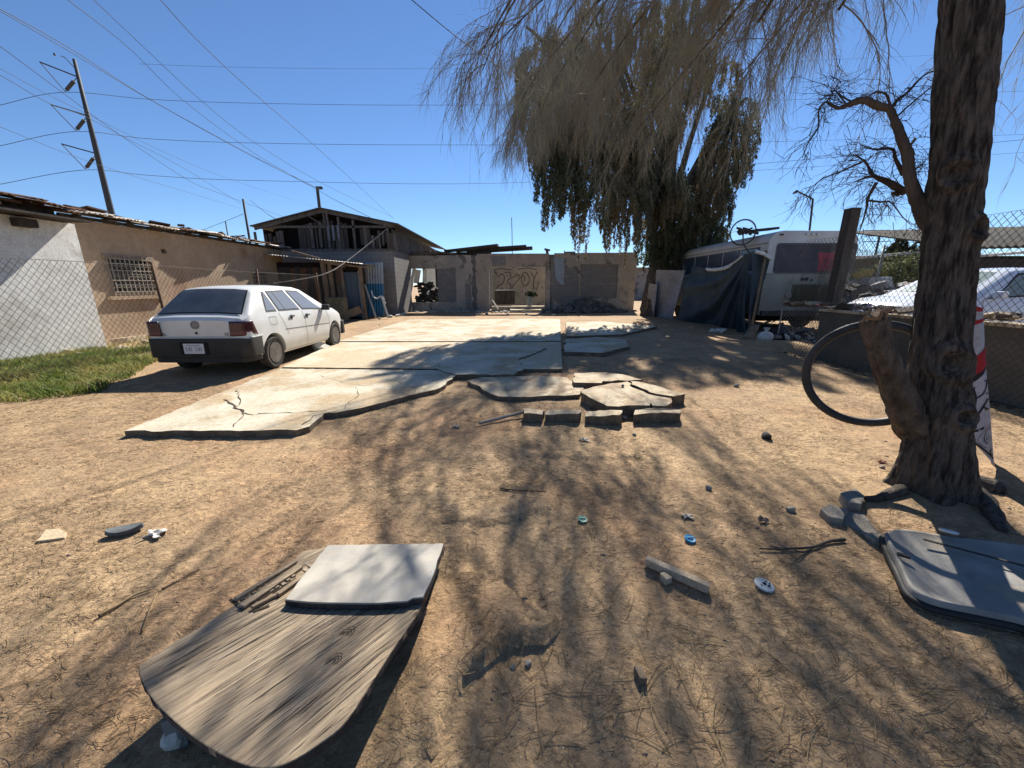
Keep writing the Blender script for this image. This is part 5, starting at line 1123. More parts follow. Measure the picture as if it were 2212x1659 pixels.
for k, cc in enumerate(((.04, .04, .04), (.3, .3, .3), (.08, .10, .13), (.16, .11, .08))):
    mb = MB()
    for i in range(34):
        px = q.uniform(1800, 1975); Y = q.uniform(9.2, 11.5); p = at(px, q.uniform(615, 690), Y); s_ = q.uniform(.06, .35); mb.box((p.x, Y, max(.2, p.z)), (s_, s_ * .6, s_ * q.uniform(.1, .8)), rz=q.uniform(0, 3), rx=q.uniform(-.4, .4), ry=q.uniform(-.4, .4), jit=.02)
    if k == 0: jk = thing('junk_pile', (9.6, 10, .2), 'dark pile of scrap and tubs between the timber post and the sedan', 'junk')
    mb.build('scrap', mat('scrap', cc, tuple(v * .6 for v in cc), 5), jk)['kind'] = 'stuff'
# greenery behind
def bushball(name, c, rr_, n, m, label, seed, lf=.05):
    q = np.random.default_rng(seed); root = thing(name, (c[0], c[1], 0), label, 'bush' if 'bush' in name else 'tree')
    d = q.normal(size=(n, 3)); d /= np.linalg.norm(d, axis=1, keepdims=True); r_ = q.uniform(.35, 1, (n, 1)) ** .5
    nz = .75 + .5 * vnoise(d[:, 0] * 3 + seed, d[:, 2] * 3 + d[:, 1] * 2, seed)[:, None] * 1.6
    C = np.array(c) + d * r_ * nz * np.array(rr_); C = C[C[:, 2] > .1]; n = len(C); a = q.normal(size=(n, 3)); a /= np.linalg.norm(a, axis=1, keepdims=True); b = np.cross(a, q.normal(size=(n, 3))); b /= np.linalg.norm(b, axis=1, keepdims=True); s_ = lf * q.uniform(.5, 1.4, (n, 1))
    V = np.stack([C - a * s_, C + b * s_ * .4, C + a * s_, C - b * s_ * .4], 1); np_mesh('crown', V.reshape(-1, 3), np.arange(n * 4).reshape(n, 4), m, root)
    P = []; base = np.array([c[0], c[1], 0.])
    for i in range(14): t = C[q.integers(n)]; P.append([base + (t - base) * k / 4 + q.normal(0, .05, 3) * (k > 0) for k in range(5)])
    strands('trunk', np.array(P), np.tile(np.linspace(.06, .012, 5), (14, 1)), BARK, root, 5); return root
p = at(1950, 530, 16); bushball('palm_bush', (p.x, 16, 1.9), (.9, .9, 1.5), 5000, BUSHM, 'grey green bush rising left of the trunk behind the fence', 3, .10)
p = at(1940, 590, 13); bushball('dry_bush', (p.x, 13, 1.4), (1.6, 1.0, 1.2), 6000, BUSHM, 'low olive bush between the timber post and the trunk', 4, .06)
for i, (px, Y, r_, lab) in enumerate(((2100, 26, 3.2, 'distant dark tree low at the right edge'), (1990, 40, 4, 'distant tree behind the trunk on the skyline'), (330, 60, 3, 'distant tree hidden low behind the tan roof'))):
    p = at(px, 560, Y); bushball('far_tree', (p.x, Y, 1.5), (r_, r_, 2.0), 3500, BUSHM, lab, 10 + i, .16)
# rest of the neighbourhood beyond, low walls and roofs
for i, (x_, y_, w_, d_, h_, lab) in enumerate(((16, 40, 12, 8, 3.0, 'far low house beyond the bus'), (-30, 55, 16, 8, 3.2, 'far low house beyond the barn on the left'), (2, 48, 10, 8, 3.0, 'far low house beyond the ruined wall'))):
    o = thing('house', (x_, y_, 0), lab, 'house'); MB().bx(x_ - w_ / 2, x_ + w_ / 2, y_, y_ + d_, 0, h_).build('wall', PLASTER, o); MB().bx(x_ - w_ / 2 - .3, x_ + w_ / 2 + .3, y_ - .3, y_ + d_ + .3, h_ + .003, h_ + .15).build('roof', TIN, o)
# ================================================================ NEAR TREE
def pxpath(pts, Y0, Y1=None):
    n = len(pts); return [at(px, py, Y0 + ((Y1 if Y1 else Y0) - Y0) * i / max(1, n - 1)) for i, (px, py) in enumerate(pts)]
tr = thing('tree', (2.95, 2.38, 0), 'big leaning foreground tree with furrowed bark and long drooping twigs', 'tree')
ctrl = [(2.94, 2.36, -.12), (2.92, 2.375, .08), (2.885, 2.39, .35), (2.82, 2.44, .8), (2.755, 2.50, 1.42), (2.69, 2.555, 2.1), (2.60, 2.63, 2.97), (2.50, 2.74, 3.8), (2.40, 2.9, 4.5)]
rad = [.27, .205, .17, .150, .125, .122, .122, .12, .10]
K = 300; C = resample(ctrl, K); n = 150
rr = [rad[min(int(i / (K - 1) * 8), 7)] * (1 - (i / (K - 1) * 8 - min(int(i / (K - 1) * 8), 7))) + rad[min(int(i / (K - 1) * 8) + 1, 8)] * (i / (K - 1) * 8 - min(int(i / (K - 1) * 8), 7)) for i in range(K)]
th = np.arange(n) * 2 * np.pi / n; V = []
for i, (p, r_) in enumerate(zip(C, rr)):
    z = p.z; fl_ = max(0, 1 - max(z, 0) / .45) ** 2
    lob = 1 + .055 * np.sin(th * 3 + 1.2 + z * .4) + .03 * np.sin(th * 5 + z * 1.1) + fl_ * (.15 * np.sin(th * 5 + .7) + .08 * np.sin(th * 8))
    # vertical furrows, broken up
    u = th / (2 * np.pi) * 34; fur = np.abs(vnoise(u + .8 * np.sin(z * 5), np.full(n, z * 3.2), 51)) * 2; fur2 = np.abs(vnoise(u * 2.3, np.full(n, z * 9), 52)) * 2
    # noise must close round the trunk
    dd = (.028 * (fur ** .7) + .012 * fur2 - .02) * np.minimum(1, .6 + r_ * 2)
    rrr = r_ * lob + dd
    knot = 0
    for (ka, kz, kr) in ((4.2, .95, .09), (3.9, 2.05, .07), (4.6, .62, .06), (4.9, 1.75, .06)):
        da = np.abs((th - ka + np.pi) % (2 * np.pi) - np.pi) * r_; d2 = np.hypot(da, z - kz); knot = knot + .035 * np.exp(-((d2 / kr - 1) ** 2) * 6) - .03 * np.exp(-(d2 / kr * 1.4) ** 2)
    rrr = rrr + knot
    V.append(np.stack([p.x + rrr * np.cos(th), p.y + rrr * np.sin(th), np.full(n, p.z)], -1))
V = np.array(V).reshape(-1, 3); idx = np.arange(K * n).reshape(K, n)
np_mesh('trunk', V, np.stack([idx[:-1], np.roll(idx, -1, 1)[:-1], np.roll(idx, -1, 1)[1:], idx[1:]], -1).reshape(-1, 4), BARK, tr, smooth=True)
def barktube(P, rads, m, name, parent, n):
    K = len(P); rs = np.interp(np.linspace(0, 1, K), np.linspace(0, 1, len(rads)), rads); n = max(n, 12) * (2 if rs.max() > .05 else 1); Pa = np.array([p[:] for p in P]); T = np.gradient(Pa, axis=0); T /= np.linalg.norm(T, axis=1, keepdims=True)
    A = np.cross(T, [.31, .2, .05]); A /= np.linalg.norm(A, axis=1, keepdims=True)
    for i in range(1, K): A[i] = A[i - 1] - T[i] * A[i - 1].dot(T[i]); A[i] /= np.linalg.norm(A[i])
    B = np.cross(T, A); th = np.arange(n) * 2 * np.pi / n; s = np.concatenate([[0], np.cumsum(np.linalg.norm(np.diff(Pa, axis=0), axis=1))]); V = []
    for i in range(K):
        u = th / (2 * np.pi) * max(8, n / 4); f = np.abs(vnoise(u, np.full(n, s[i] * 6), 71)) * 2; f2 = vnoise(u * .4, np.full(n, s[i] * 9), 72); r_ = rs[i] * (1 + .22 * (f - .5) + .22 * f2)
        V.append(Pa[i] + (A[i][None] * np.cos(th)[:, None] + B[i][None] * np.sin(th)[:, None]) * r_[:, None])
    V = np.array(V).reshape(-1, 3); idx = np.arange(K * n).reshape(K, n); cc = len(V); V = np.vstack([V, Pa[0], Pa[-1]])
    q4 = np.stack([idx[:-1], np.roll(idx, -1, 1)[:-1], np.roll(idx, -1, 1)[1:], idx[1:]], -1).reshape(-1, 4); e = np.stack([idx[-1], np.roll(idx[-1], -1), np.full(n, cc + 1), np.full(n, cc + 1)], -1); mb = MB(); mb.v = [Vector(v) for v in V]; mb.f = [list(map(int, f)) for f in q4] + [[int(a), int(b), cc + 1] for a, b in zip(idx[-1], np.roll(idx[-1], -1))]
    return mb.build(name, m, parent, smooth=True)
def limb(pts, rads, m, name, n=14, k=28, rough=.05, parent=tr):
    P = resample(pts, k)
    if m is BARK or name == 'stub': return barktube(P, rads, m, name, parent, n)
    rs = list(np.interp(np.linspace(0, 1, k), np.linspace(0, 1, len(rads)), rads)); return MB().tube(P, rs, n, jit=rough).build(name, m, parent, smooth=True)
# cut stub on the left with its ragged top
sp_ = [at(2050, 1000, 2.52), at(1990, 935, 2.48), at(1962, 895, 2.44), at(1940, 850, 2.40), at(1914, 785, 2.36), at(1893, 725, 2.34), at(1889, 690, 2.34)]
stub = limb(sp_, [.10, .115, .10, .08, .07, .062, .070], mat('stub_bark', (.145, .11, .083), (.05, .038, .029), 16, .95, .9, 26, stretch=(1, 1, .35)), 'stub', 40, 70, .10)
jg = MB(); top_ = sp_[-1]; q = random.Random(6)
for i in range(30): a = q.uniform(0, 6.28); r_ = q.uniform(.01, .06); b = top_ + Vector((r_ * math.cos(a), r_ * math.sin(a), -.02)); jg.beam(b, b + Vector((q.uniform(-.02, .03), q.uniform(-.02, .02), q.uniform(.03, .09))), q.uniform(.006, .016), q.uniform(.005, .012))
jg.build('splinters', STUBWOOD, stub)
tag(MB().beam(at(1881, 688, 2.30), at(1918, 664, 2.34), .055, .022).build('bark_chip', STUBWOOD, jag and None), 'split wood chip resting on top of the sawn stub', 'wood chip')
# surface roots
for pts, r_ in (([(1945, 1060), (1900, 1078), (1868, 1080)], (.05, .03, .02)), ([(2100, 1070), (2125, 1095), (2150, 1120), (2165, 1150)], (.07, .06, .04, .02)), ([(2105, 1050), (2145, 1060), (2160, 1068)], (.08, .07, .02))):
    P = [GH(*p) + Vector((0, 0, .01)) for p in pts]; barktube(resample(P, 18), list(r_), ROOTM, 'root', tr, 12)
# dead limb
YD = 2.72
dead = limb(pxpath([(2020, 500), (1996, 462), (1975, 416), (1964, 375), (1961, 337), (1944, 291), (1932, 259), (1921, 236), (1894, 228), (1872, 217), (1850, 219), (1828, 228), (1808, 233), (1785, 219)], 2.60, 2.9), [.055, .045, .034, .030, .030, .026, .022, .020, .022, .020, .022, .014, .010, .007], DEADWOOD, 'dead_limb', 10, 70, .12)
subs = [([(1785, 219), (1769, 237), (1767, 275), (1747, 306), (1733, 341)], (.006, .003)), ([(1785, 219), (1795, 208), (1801, 196), (1812, 180)], (.005, .002)), ([(1955, 415), (1930, 400), (1913, 391), (1888, 380), (1880, 369), (1869, 350), (1847, 334)], (.026, .022, .018, .012, .008, .006, .003)),
        ([(1952, 378), (1935, 344), (1928, 322), (1900, 322), (1885, 322), (1858, 312)], (.014, .010, .007, .003)), ([(1924, 236), (1940, 215), (1960, 200), (1997, 162), (2032, 150)], (.012, .009, .006, .004)), ([(1894, 394), (1875, 428), (1871, 453), (1857, 500)], (.012, .008, .003)),
        ([(1875, 433), (1900, 436), (1925, 438), (1950, 469), (1969, 487)], (.007, .005, .002)), ([(1888, 380), (1866, 385), (1844, 394)], (.010, .004)), ([(1862, 350), (1840, 360), (1813, 372), (1775, 387), (1750, 409), (1735, 425)], (.007, .005, .003, .002)),
        ([(1932, 259), (1950, 240), (1985, 210), (2015, 185), (2032, 172)], (.006, .003)), ([(1830, 228), (1812, 205), (1800, 190)], (.006, .002)), ([(1970, 370), (1985, 360), (1995, 352)], (.006, .004)), ([(1962, 320), (1972, 306), (1976, 300)], (.009, .008)), ([(1925, 236), (1915, 205), (1895, 199), (1880, 205), (1875, 212)], (.008, .006, .003)),
        ([(1965, 375), (1990, 366), (1994, 340)], (.004, .002)), ([(1845, 221), (1825, 212), (1803, 195)], (.007, .003)), ([(1940, 420), (1928, 417), (1930, 425)], (.014, .004))]
tips = []
for pts, r_ in subs:
    P = pxpath(pts, 2.85, 2.95); limb(P, r_, DEADWOOD, 'dead_branch', 6, 22, .15, dead); tips += [(P[i], P[min(i + 1, len(P) - 1)] - P[max(0, i - 1)]) for i in range(len(P))]
def twigs(starts, L, r0, m, name, parent, seed, K=6, droop=.5, wob=.18, spread=.6, sides=3, fork=0):
    """starts: list of (point, direction); returns nothing, builds one mesh of fine twigs"""
    q = np.random.default_rng(seed); N = len(starts); P0 = np.array([s[0][:] for s in starts]); D = np.array([s[1][:] for s in starts]); D /= np.linalg.norm(D, axis=1, keepdims=True) + 1e-9
    D = D + q.normal(0, spread, D.shape); D /= np.linalg.norm(D, axis=1, keepdims=True); Ls = np.asarray(L) if hasattr(L, '__len__') else np.full(N, L); Ls = Ls * q.uniform(.45, 1.15, N)
    P = np.zeros((N, K, 3)); P[:, 0] = P0; d = D.copy()
    for k in range(1, K):
        P[:, k] = P[:, k - 1] + d * (Ls / (K - 1))[:, None]; d = d + np.array([0, 0, -droop])[None] / K * 2 + q.normal(0, wob, d.shape); d /= np.linalg.norm(d, axis=1, keepdims=True)
    rad_ = r0 * (1 - np.linspace(0, .72, K))[None] * q.uniform(.6, 1.3, (N, 1))
    strands(name, P, rad_, m, parent, sides); return P
st0 = []
for p, d in tips:
    for k in range(5): st0.append((p + Vector((rnd.gauss(0, .02), rnd.gauss(0, .03), rnd.gauss(0, .02))), d.normalized() + Vector((rnd.gauss(0, .3), rnd.gauss(0, .3), -.4))))
Pq = twigs(st0, .22, .0024, DEADWOOD, 'dead_twigs', dead, 3, 6, .3, .25, .5)
bl_ = [(Vector(Pq[i, j]), Vector(Pq[i, min(j + 1, 5)] - Pq[i, j - 1])) for i in range(len(Pq)) for j in (2, 4)]
twigs(bl_, .14, .0016, DEADWOOD, 'dead_twigs', dead, 4, 4, .3, .3, .6)

# main limbs above and beyond the frame, with weeping branchlets
top = Vector((2.42, 2.86, 4.3))
LM = [  # control points, sub-branch count, side
    ([top, (2.2, 4.0, 5.0), (1.5, 5.0, 5.2), (.5, 5.7, 4.9), (-.25, 5.7, 4.3)], 26),
    ([top, (1.6, 3.5, 4.75), (.8, 4.2, 4.8), (.1, 4.7, 4.35), (-.3, 4.9, 3.9)], 15),
    ([top, (2.2, 4.6, 5.3), (1.7, 6.1, 5.6), (1.2, 7.8, 5.5), (.7, 8.9, 5.1), (.5, 9.6, 4.6)], 28),
    ([top, (1.8, 5.5, 5.8), (1.2, 9.2, 6.8), (.6, 12, 6.8), (.1, 13.8, 6.0)], 100),
    ([top, (2.4, 6, 6.2), (2.2, 9.5, 7.2), (1.9, 12.2, 7.0), (1.4, 13.8, 6.3)], 90),
    ([top, (2.6, 4.4, 5.4), (2.5, 6.2, 5.9), (2.2, 7.6, 5.6), (1.9, 8.6, 4.9)], 44),
    ([top, (2.8, 4.4, 5.2), (3.3, 6.0, 5.6), (3.4, 7.6, 5.3), (3.2, 8.8, 4.6)], 36),
    ([top, (2.0, 4.5, 5.2), (1.2, 6.6, 5.3), (.4, 8.0, 5.0), (-.2, 8.9, 4.4)], 11),
    ([top, (2.5, 4.8, 5.7), (2.3, 6.6, 6.3), (1.9, 8.0, 6.2), (1.5, 9.0, 5.6)], 44),
    ([top, (2.9, 4.8, 5.7), (3.2, 6.6, 6.2), (3.3, 7.9, 6.0), (3.2, 8.8, 5.4)], 36),
    ([top, (2.7, 4.2, 4.7), (2.75, 5.4, 4.7), (2.4, 6.3, 4.3), (1.95, 6.8, 3.75)], 30),
    ([top, (2.4, 3.7, 4.6), (1.9, 4.8, 4.7), (1.4, 5.7, 4.4), (1.0, 6.1, 3.9)], 34),
    ([top, (2.9, 3.5, 4.5), (3.1, 4.4, 4.5), (3.0, 5.1, 4.2), (2.8, 5.5, 3.9)], 20),
    ([top, (1.5, 3.9, 4.9), (.6, 5.0, 5.0), (0, 5.7, 4.75), (-.4, 6.0, 4.2)], 14),
    ([top, (2.8, 3.3, 4.35), (3.1, 3.9, 4.3), (3.1, 4.4, 3.95)], 18),
    ([top, (2.6, 3.2, 4.4), (2.5, 3.9, 4.25), (2.35, 4.4, 3.85)], 18),
    ([top, (3.2, 2.9, 4.5), (3.9, 3.3, 4.4), (4.4, 3.6, 4.0)], 12),
    ([top, (3.2, 3.4, 4.8), (4.2, 4.0, 4.9), (5.0, 4.6, 4.5), (5.5, 4.9, 4.0)], 16),
    ([top, (3.0, 2.6, 4.8), (3.9, 2.9, 5.0), (4.8, 3.0, 4.6)], 12),
    ([top, (3.2, 4.6, 5.2), (4.0, 6.2, 5.2), (4.2, 7.2, 4.6)], 14)]
subS = []; midS = []; FAR = [i for i, (p_, n_) in enumerate(LM) if p_[-1][1] > 12]
for li, (pts, ns) in enumerate(LM):
    fmin = .62 if li in FAR else .22
    P = resample(pts, 26); limb(pts, [.055, .03, .018, .011, .006][:len(pts)], BARK, 'limb', 10, 26, .10)
    for j in range(ns):
        f = fmin + (1 - fmin) * (j + rnd.random()) / ns; i = min(int(f * 25), 24); p = P[i]; t = (P[i + 1] - P[i]).normalized(); out = Vector((rnd.gauss(0, 1), rnd.gauss(0, 1), rnd.gauss(0, .3))).normalized()
        subS.append((p, t * .8 + out * .75 + Vector((-.10, 0, .12))))
print('branchlets', len(subS), FAR)
SP = twigs(subS, [1.3] * len(subS), .0062, TWIG, 'branchlets', tr, 5, 12, .75, .10, .15, 5)
N = len(SP); q = np.random.default_rng(9); m1 = []
for i in range(N):
    for j in range(19):
        k = q.integers(2, 11); t = q.random(); p = SP[i, k] * (1 - t) + SP[i, min(k + 1, 11)] * t; d = SP[i, min(k + 1, 11)] - SP[i, k - 1]; d /= np.linalg.norm(d) + 1e-9; m1.append((Vector(p), Vector(d * 1.0 + q.normal(0, .38, 3) + np.array([-.03, 0, -.25]))))
TP = twigs(m1, [.52] * len(m1), .0028, TWIG, 'twigs', tr, 6, 7, .75, .12, .12, 3)
m2 = []
idxs = q.integers(0, len(TP), 33000); ks = q.integers(1, 6, 33000)
for i, k in zip(idxs, ks): m2.append((Vector(TP[i, k]), Vector((TP[i, k + 1] - TP[i, k - 1]) * 8 + q.normal(0, .30, 3))))
twigs(m2, [.28] * len(m2), .0016, NEEDLE, 'needle_sprays', tr, 7, 4, .6, .14, .15, 3)

# ================================================================ LEAFY TREE BEHIND, BY THE RUINED WALL
bt = thing('tree', (6.6, 18.6, 0), 'broad leafy tree with hanging foliage between the ruined wall and the bus', 'tree')
limb([(6.6, 18.6, -.1), (6.65, 18.6, 1.2), (6.85, 18.5, 2.6), (7.0, 18.3, 4.2), (6.4, 17.8, 6.5), (5.8, 17.4, 8.5)], [.48, .40, .34, .28, .20, .10], BARK, 'trunk', 16, 40, .06, bt)
limb([(6.7, 18.6, -.1), (7.2, 18.6, 1.6), (7.9, 18.4, 3.2), (8.4, 17.8, 5.2)], [.30, .24, .18, .10], BARK, 'trunk', 12, 26, .06, bt)
LB = []
for (px, py, Y, r_, ns, dl) in ((1200, 300, 15.2, .8, 60, 1.3), (1190, 215, 16.2, 1.1, 70, 1.3), (1165, 200, 15.8, .8, 35, 1.1), (1235, 270, 16, 1.1, 70, 1.3), (1222, 400, 14.6, .75, 34, 1.5), (1212, 330, 15, .8, 40, 1.4), (1290, 400, 15, .8, 38, 1.9), (1270, 320, 15.4, .9, 50, 1.5), (1350, 420, 15.5, .85, 46, 1.7), (1335, 320, 16, 1.0, 60, 1.5), (1425, 400, 17, 1.1, 90, 1.4), (1400, 270, 17.5, 1.2, 80, 1.4), (1470, 460, 18.3, 1.15, 130, 1.2), (1525, 420, 18, .95, 110, 1.1),
    (1572, 300, 17.6, .85, 70, 1.1), (1590, 250, 18, .7, 50, .9), (1560, 360, 17.8, .9, 90, 1.0), (1510, 510, 18.6, 1.0, 140, .9), (1440, 530, 18.8, 1.0, 130, .9), (1300, 230, 17, 1.2, 80, 1.4), (1200, 260, 16, .9, 50, 1.3), (1350, 170, 19, 1.5, 90, 1.5), (1460, 150, 20, 1.4, 90, 1.4), (1250, 160, 18.5, 1.3, 80, 1.4), (1540, 180, 19.5, 1.1, 60, 1.2), (1400, 90, 21, 1.6, 90, 1.5), (1290, 70, 20.5, 1.4, 70, 1.5), (1490, 60, 22, 1.6, 70, 1.4), (1180, 120, 18, 1.1, 60, 1.3), (1480, 590, 18.7, .8, 80, .7), (1420, 480, 18.0, .8, 60, 1.0)):
    c_ = at(px, py, Y); LB.append(((c_.x, c_.y, c_.z), (r_, r_ * 1.2, r_ * .85), ns, dl))
q = np.random.default_rng(15); LV = []; ST = []
for li, (c, rr_, ns, dl) in enumerate(LB):
    base = Vector((6.9, 18.3, 4.0)); cc = Vector(c); limb([base, base.lerp(cc, .5) + Vector((0, 0, .7)), cc + Vector((0, 0, .3)), cc + (cc - base) * .15], [.16, .11, .07, .03], BARK, 'limb', 8, 18, .08, bt)
    for s_ in range(ns):
        d = q.normal(size=3); d /= np.linalg.norm(d); p = np.array(c) + d * np.array(rr_) * q.uniform(.3, 1) ** .4; L = dl * q.uniform(.3, 1.1); K = 8; sw = q.normal(0, .10, 2); P = np.zeros((K, 3)); hz = d[:2] / (np.linalg.norm(d[:2]) + .1) * .35
        for k in range(K): t = k / (K - 1); P[k] = p + np.array([hz[0] * math.sin(t * 2) * .8 + sw[0] * t, hz[1] * math.sin(t * 2) * .8 + sw[1] * t, -L * t ** 1.15])
        ST.append(P); nl = int(100 * L + 30); t = q.uniform(0, 1, nl) * (K - 1.001); i = t.astype(int); fr_ = (t - i)[:, None]; X_ = P[i] * (1 - fr_) + P[i + 1] * fr_ + q.normal(0, .075, (nl, 3)) * (1.15 - t / K)[:, None]; LV.append(X_)
strands('hanging_stems', np.array(ST), np.tile(np.linspace(.010, .003, 8), (len(ST), 1)), TWIG, bt, 3)
LV = np.concatenate(LV); n = len(LV); a = q.normal(0, .55, (n, 3)) + np.array([0, 0, -1.0]); a /= np.linalg.norm(a, axis=1, keepdims=True); b = np.cross(a, q.normal(size=(n, 3))); b /= np.linalg.norm(b, axis=1, keepdims=True); s_ = q.uniform(.04, .085, (n, 1))
V = np.stack([LV - a * s_, LV + b * s_ * .32, LV + a * s_, LV - b * s_ * .32], 1); np_mesh('crown', V.reshape(-1, 3), np.arange(n * 4).reshape(n, 4), LEAF, bt)
# ================================================================ FOREGROUND THINGS
# ---- weathered plywood top, raised at its near end on a block
def Zb(x, y):   # the board slopes down away from the camera
    return .24 - .17 * (y - .9) / 1.0
outl = [(300, 1438), (303, 1462), (330, 1510), (375, 1556), (430, 1600), (500, 1640), (560, 1658), (620, 1648), (690, 1606), (745, 1560), (800, 1478), (850, 1400), (905, 1320), (915, 1296), (960, 1178), (700, 1182), (655, 1190), (600, 1240), (575, 1262), (530, 1290), (500, 1312), (420, 1362), (340, 1412)]
def onboard(px, py):
    z = .12
    for _ in range(12): p = G(px, py, z); z = Zb(p.x, p.y)
    return Vector((p.x, p.y, z))
OP = [onboard(*p) for p in outl]; OPn = resample(OP[:14], 44); OP = OPn + OP[14:]; OP = [Vector((p.x, p.y, Zb(p.x, p.y))) for p in OP]
J = jag([(p.x, p.y) for p in OP], .03, .004, 4); 
WOOD = mat('weathered_plywood', (.47, .36, .235), (.25, .185, .12), 5, .88, .5, 34, c3=(.14, .11, .09), s3=9, k3=(.56, .7), stretch=(1, 1, 1))
# grain runs from lower left to upper right of the board
gd = (onboard(900, 1290) - onboard(480, 1600)); ga = math.atan2(gd.y, gd.x)
nn_ = WOOD.node_tree
for nd in nn_.nodes:
    if nd.type == 'MAPPING': nd.inputs['Rotation'].default_value = (0, 0, -ga); nd.inputs['Scale'].default_value = (.35, 4.5, 1)
# mapping type TEXTURE rotates before scaling, so the streaks follow the grain
for nd in nn_.nodes:
    if nd.type == 'MAPPING':
        nd.vector_type = 'TEXTURE'; nd.inputs['Rotation'].default_value = (0, 0, ga); nd.inputs['Scale'].default_value = (2.0, .085, 1)
bt_ = thing('plywood_board', (OP[0].x + .5, OP[0].y, 0), 'weathered grainy plywood board with a rounded end lying raised off the dirt', 'board')
tb = MB().prism(J, [Zb(x, y) - .028 for x, y in J], [Zb(x, y) for x, y in J]).build('top', WOOD, bt_, bevel=.003)
lam = jag([(p.x * .997, p.y + .006) for p in OP], .04, .012, 6)
# dark rotten underside ply, a bit smaller
cx = sum(p.x for p in OP) / len(OP); cy = sum(p.y for p in OP) / len(OP)
edge_ = jag([(cx + (p.x - cx) * 1.004, cy + (p.y - cy) * 1.004) for p in OP], .02, .003, 8)
MB().prism(edge_, [Zb(x, y) - .026 for x, y in edge_], [Zb(x, y) - .005 for x, y in edge_]).build('edge_ply', PLANKD, bt_)
low = [(cx + (x - cx) * .965, cy + (y - cy) * .965) for x, y in lam]
MB().prism(low, [Zb(x, y) - .05 for x, y in low], [Zb(x, y) - .030 for x, y in low]).build('lower_ply', PLANKD, bt_)
# open grain splits: long narrow grooves with raised splinters along the grain
gr = MB(); sp2 = MB(); q = random.Random(14); gdir = Vector((math.cos(ga), math.sin(ga), 0)); gper = Vector((-gdir.y, gdir.x, 0))
from mathutils.geometry import intersect_point_tri_2d
def inside(poly, x, y):
    c = False; j = len(poly) - 1
    for i in range(len(poly)):
        if (poly[i][1] > y) != (poly[j][1] > y) and x < (poly[j][0] - poly[i][0]) * (y - poly[i][1]) / (poly[j][1] - poly[i][1]) + poly[i][0]: c = not c
        j = i
    return c
poly_ = [(p.x, p.y) for p in OP]; made = 0
while made < 800:
    x = q.uniform(-1.6, 0); y = q.uniform(.6, 2.3)
    edge = 0
    L = q.uniform(.03, .26); a = Vector((x, y, 0)); b = a + gdir * L + gper * q.uniform(-.004, .004)
    if not (inside(poly_, a.x, a.y) and inside(poly_, b.x, b.y)): continue
    m_ = a.lerp(b, .5) + gper * q.uniform(-.003, .003); wd = q.uniform(.0003, .0012) * (1 + (q.random() < .04) * 1.6)
    def lift(v, dz): return Vector((v.x, v.y, Zb(v.x, v.y) + dz))
    (gr if q.random() < .72 else sp2).add([lift(a, .0012), lift(m_ + gper * wd, .0012), lift(b, .0012), lift(m_ - gper * wd, .0012)], [(0, 1, 2, 3)]); made += 1
gr.build('grain_splits', mat('split_dark', (.05, .038, .028)), tb); sp2.build('pale_splinters', mat('splinter', (.50, .42, .31)), tb)
kn = MB()
for px, py in ((715, 1432), (905, 1330), (745, 1372)):
    c = onboard(px, py)
    for r_ in (.010, .018, .026):
        P = [Vector((c.x + r_ * 1.5 * math.cos(t) * gdir.x - r_ * .8 * math.sin(t) * gdir.y, c.y + r_ * 1.5 * math.cos(t) * gdir.y + r_ * .8 * math.sin(t) * gdir.x, c.z + .0005)) for t in np.linspace(0, 6.28, 20)]; kn.tube(P, .0013, 4)
kn.build('knots', bpy.data.materials['split_dark'], tb)
# broken upper left: loose slats and exposed ribs
sl2 = MB()
for i in range(16):
    t = i / 15; a = onboard(500 + 190 * t, 1292 - 100 * t); d = (onboard(560, 1310) - onboard(520, 1275)).normalized(); sl2.beam(a + Vector((0, 0, -.01)), a + d * q.uniform(.06, .12) + Vector((0, 0, .003)), .014, .01)
sl2.build('exposed_ribs', mat('rib_wood', (.36, .29, .2), (.22, .17, .12), 9), tb)
sl3 = MB()
for (a, b, w_) in (((523, 1316), (650, 1228), .03), ((510, 1300), (640, 1216), .02), ((600, 1290), (680, 1232), .022), ((545, 1318), (600, 1288), .015)): sl3.beam(onboard(*a) + Vector((0, 0, .012)), onboard(*b) + Vector((0, 0, .010)), w_, .012)
sl3.build('loose_slats', WOOD, tb, bevel=.002)
dk = MB()
for (a, b, w_) in (((548, 1322), (582, 1310), .012), ((560, 1300), (603, 1268), .008), ((590, 1282), (640, 1250), .006), ((497, 1296), (523, 1314), .010)): dk.beam(onboard(*a) + Vector((0, 0, .003)), onboard(*b) + Vector((0, 0, .003)), w_, .004)
dk.build('rotten_gaps', GAP, tb)
# what holds it up
c = G(420, 1640, .06); tag(MB().box((c.x + .15, c.y + .28, .07), (.34, .22, .17), rz=.3, jit=.01).build('concrete_block', CINDER, bevel=.01), 'dark concrete block hidden under the near end of the plywood', 'block')
c = G(372, 1590, .05); tag(rock((c.x, c.y, .045), (.03, .04), 1.3, 7).build('white_stone', mat('white_chalk', (.60, .57, .50), (.42, .40, .36), 8)), 'white chalky stone propping the left corner of the plywood', 'stone')
c = G(362, 1560, .09); tag(MB().box((c.x + .02, c.y + .01, .06), (.05, .06, .13), rz=.4).build('brick_shard', CINDER, bevel=.004), 'grey upright shard wedged under the plywood corner', 'shard')
